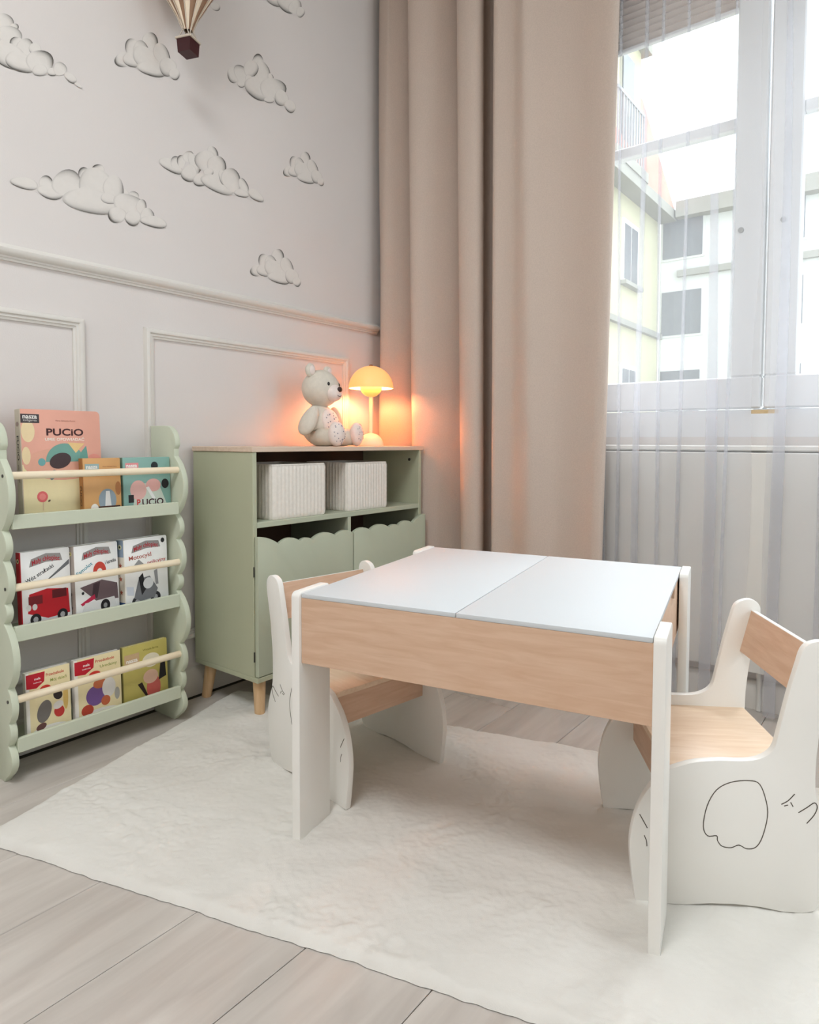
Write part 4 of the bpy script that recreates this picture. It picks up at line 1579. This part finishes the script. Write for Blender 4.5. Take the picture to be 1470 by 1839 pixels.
# ------------------------------------------------------------------ table lamp
LX, LY = 2.048, 1.795
lamp = empty('table_lamp', (LX, LY, TB))
tag(lamp, 'glowing orange dome-shade table lamp on the cabinet', 'lamp')
m = MB()
pr = [(.0, 0), (.051, 0), (.052, .004)]
for k in range(1, 11):
    a_ = PI / 2 * k / 10
    pr.append((.052 * math.cos(a_), .004 + .049 * math.sin(a_)))
m.lathe(pr, 40)
m.build('base', 'lamp_body', lamp, 40)
m = MB()
m.tube([(0, 0, .048), (0, 0, .212)], .0078, 20)
m.build('stem', 'lamp_body', lamp, 50)
m = MB()
pr = []
for k in range(0, 11):
    a_ = PI / 2 * k / 10
    pr.append((.045 * math.sin(a_) + .0005, .243 - .042 * math.cos(a_)))
pr += [(.0435, .243), (.0425, .240)]
m.lathe(pr, 40)
m.build('lower_bowl', 'shade', lamp, 40)
m = MB()
pr, pi_ = [], []
for k in range(0, 15):
    a_ = PI / 2 * k / 14
    pr.append((.0915 * math.cos(a_) + .0004, .236 + .092 * math.sin(a_)))
    pi_.append((.0885 * math.cos(a_) + .0004, .236 + .089 * math.sin(a_)))
m.lathe(pr, 48)
sh = m.build('shade', 'shade', lamp, 40)
m = MB()
m.lathe([pr[0]] + pi_, 48)
m.build('shade_lining', 'shade_in', sh, 40)
m = MB()
m.lathe([(.0075, .326), (.008, .3295), (.006, .333), (.0, .334)], 20)
m.build('finial', 'brass', lamp, 40)
m = MB()
m.ellipsoid((0, 0, .252), (.017, .017, .020), None, 16, 10)
m.build('bulb', 'shade_in', lamp, 180)
pt = bpy.data.lights.new('lamp_light', 'POINT')
pt.energy = 6
pt.color = (1.0, .37, .19)
pt.shadow_soft_size = .03
o = bpy.data.objects.new('lamp_light', pt)
C.objects.link(o)
o.parent = lamp
o.location = (0, 0, .262)
bpy.data.objects['bulb'].visible_shadow = True

# ------------------------------------------------------------------ fill lamp added on the ceiling, out of view
clamp_ = empty('fill_lamp', (-.35, .45, ZC))
tag(clamp_, 'round white fill lamp added on the ceiling above the viewer', 'lamp')
m = MB()
m.lathe([(.0, 0), (.48, 0), (.49, -.01), (.49, -.05), (.475, -.06)], 48)
m.build('housing', 'pvc', clamp_, 40)
m = MB()
m.lathe([(.475, -.06), (.44, -.072), (.3, -.082), (.0, -.085)], 48)
m.build('diffuser', 'fill_diffuser', clamp_, 60)
ar = bpy.data.lights.new('fill_lamp_light', 'AREA')
ar.shape = 'DISK'
ar.size = .95
ar.energy = 11.5
ar.color = (.82, .91, 1.0)
o = bpy.data.objects.new('fill_lamp_light', ar)
C.objects.link(o)
o.parent = clamp_
o.location = (0, 0, -.09)

# ------------------------------------------------------------------ hanging balloon
BS = 1.22
bx_, by_, bz_ = 1.230, 1.83, 2.0755
hb = empty('hot_air_balloon', (bx_, by_, bz_), math.radians(20))
tag(hb, 'decorative cream and brown hot air balloon hanging before the cloud wall', 'hanging ornament')
hb.scale = (BS, BS, BS)
bs = MB()
bs.raw([(-.018, -.018, 0), (.018, -.018, 0), (.018, .018, 0), (-.018, .018, 0), (-.020, -.020, .034), (.020, -.020, .034), (.020, .020, .034), (-.020, .020, .034)],
       [(0, 3, 2, 1), (0, 1, 5, 4), (1, 2, 6, 5), (2, 3, 7, 6), (3, 0, 4, 7), (4, 5, 6, 7)])
gd = bs.build('gondola', 'basket_red', hb)
rm_ = MB()
for a_, b2 in (((-1, -1), (1, -1)), ((1, -1), (1, 1)), ((1, 1), (-1, 1)), ((-1, 1), (-1, -1))):
    rm_.tube([(a_[0] * .021, a_[1] * .021, .034), (b2[0] * .021, b2[1] * .021, .034)], .0028, 8)
rm_.build('gondola_rim', 'cord', gd, 60)
prf = [(.010, .058), (.014, .068), (.026, .094), (.046, .130), (.070, .172), (.086, .215), (.096, .258), (.101, .300), (.099, .340), (.088, .380), (.068, .412), (.040, .434), (.001, .442)]
NG = 16
for g in range(NG):
    m = MB()
    for (r1, z1), (r2, z2) in zip(prf[:-1], prf[1:]):
        K = 4
        for k in range(K):
            def P(r_, z_, q):
                a_ = 2 * PI * (g + q) / NG
                bul = 1 + .05 * math.sin(PI * q)
                return (r_ * bul * math.cos(a_), r_ * bul * math.sin(a_), z_)
            m.poly([P(r1, z1, k / K), P(r1, z1, (k + 1) / K), P(r2, z2, (k + 1) / K), P(r2, z2, k / K)])
    m.build('gore', 'gore_cream' if g % 2 else 'gore_brown', hb, 50)
for k in range(8):
    a_ = 2 * PI * (k + .5) / 8
    t = MB()
    sx, sy = math.copysign(.019, math.cos(a_)), math.copysign(.019, math.sin(a_))
    t.tube([(sx * .9, sy * .9, .034), (.013 * math.cos(a_), .013 * math.sin(a_), .060), (.0285 * math.cos(a_), .0285 * math.sin(a_), .094), (.053 * math.cos(a_), .053 * math.sin(a_), .135), (.101 * math.cos(a_), .101 * math.sin(a_), .262)], .0011, 6)
    t.build('cord', 'cord', hb, 60)
t = MB()
t.tube([(0, 0, .44), (0, 0, (ZC - bz_) / BS)], .0008, 6)
t.build('hanging_thread', 'cord', hb)
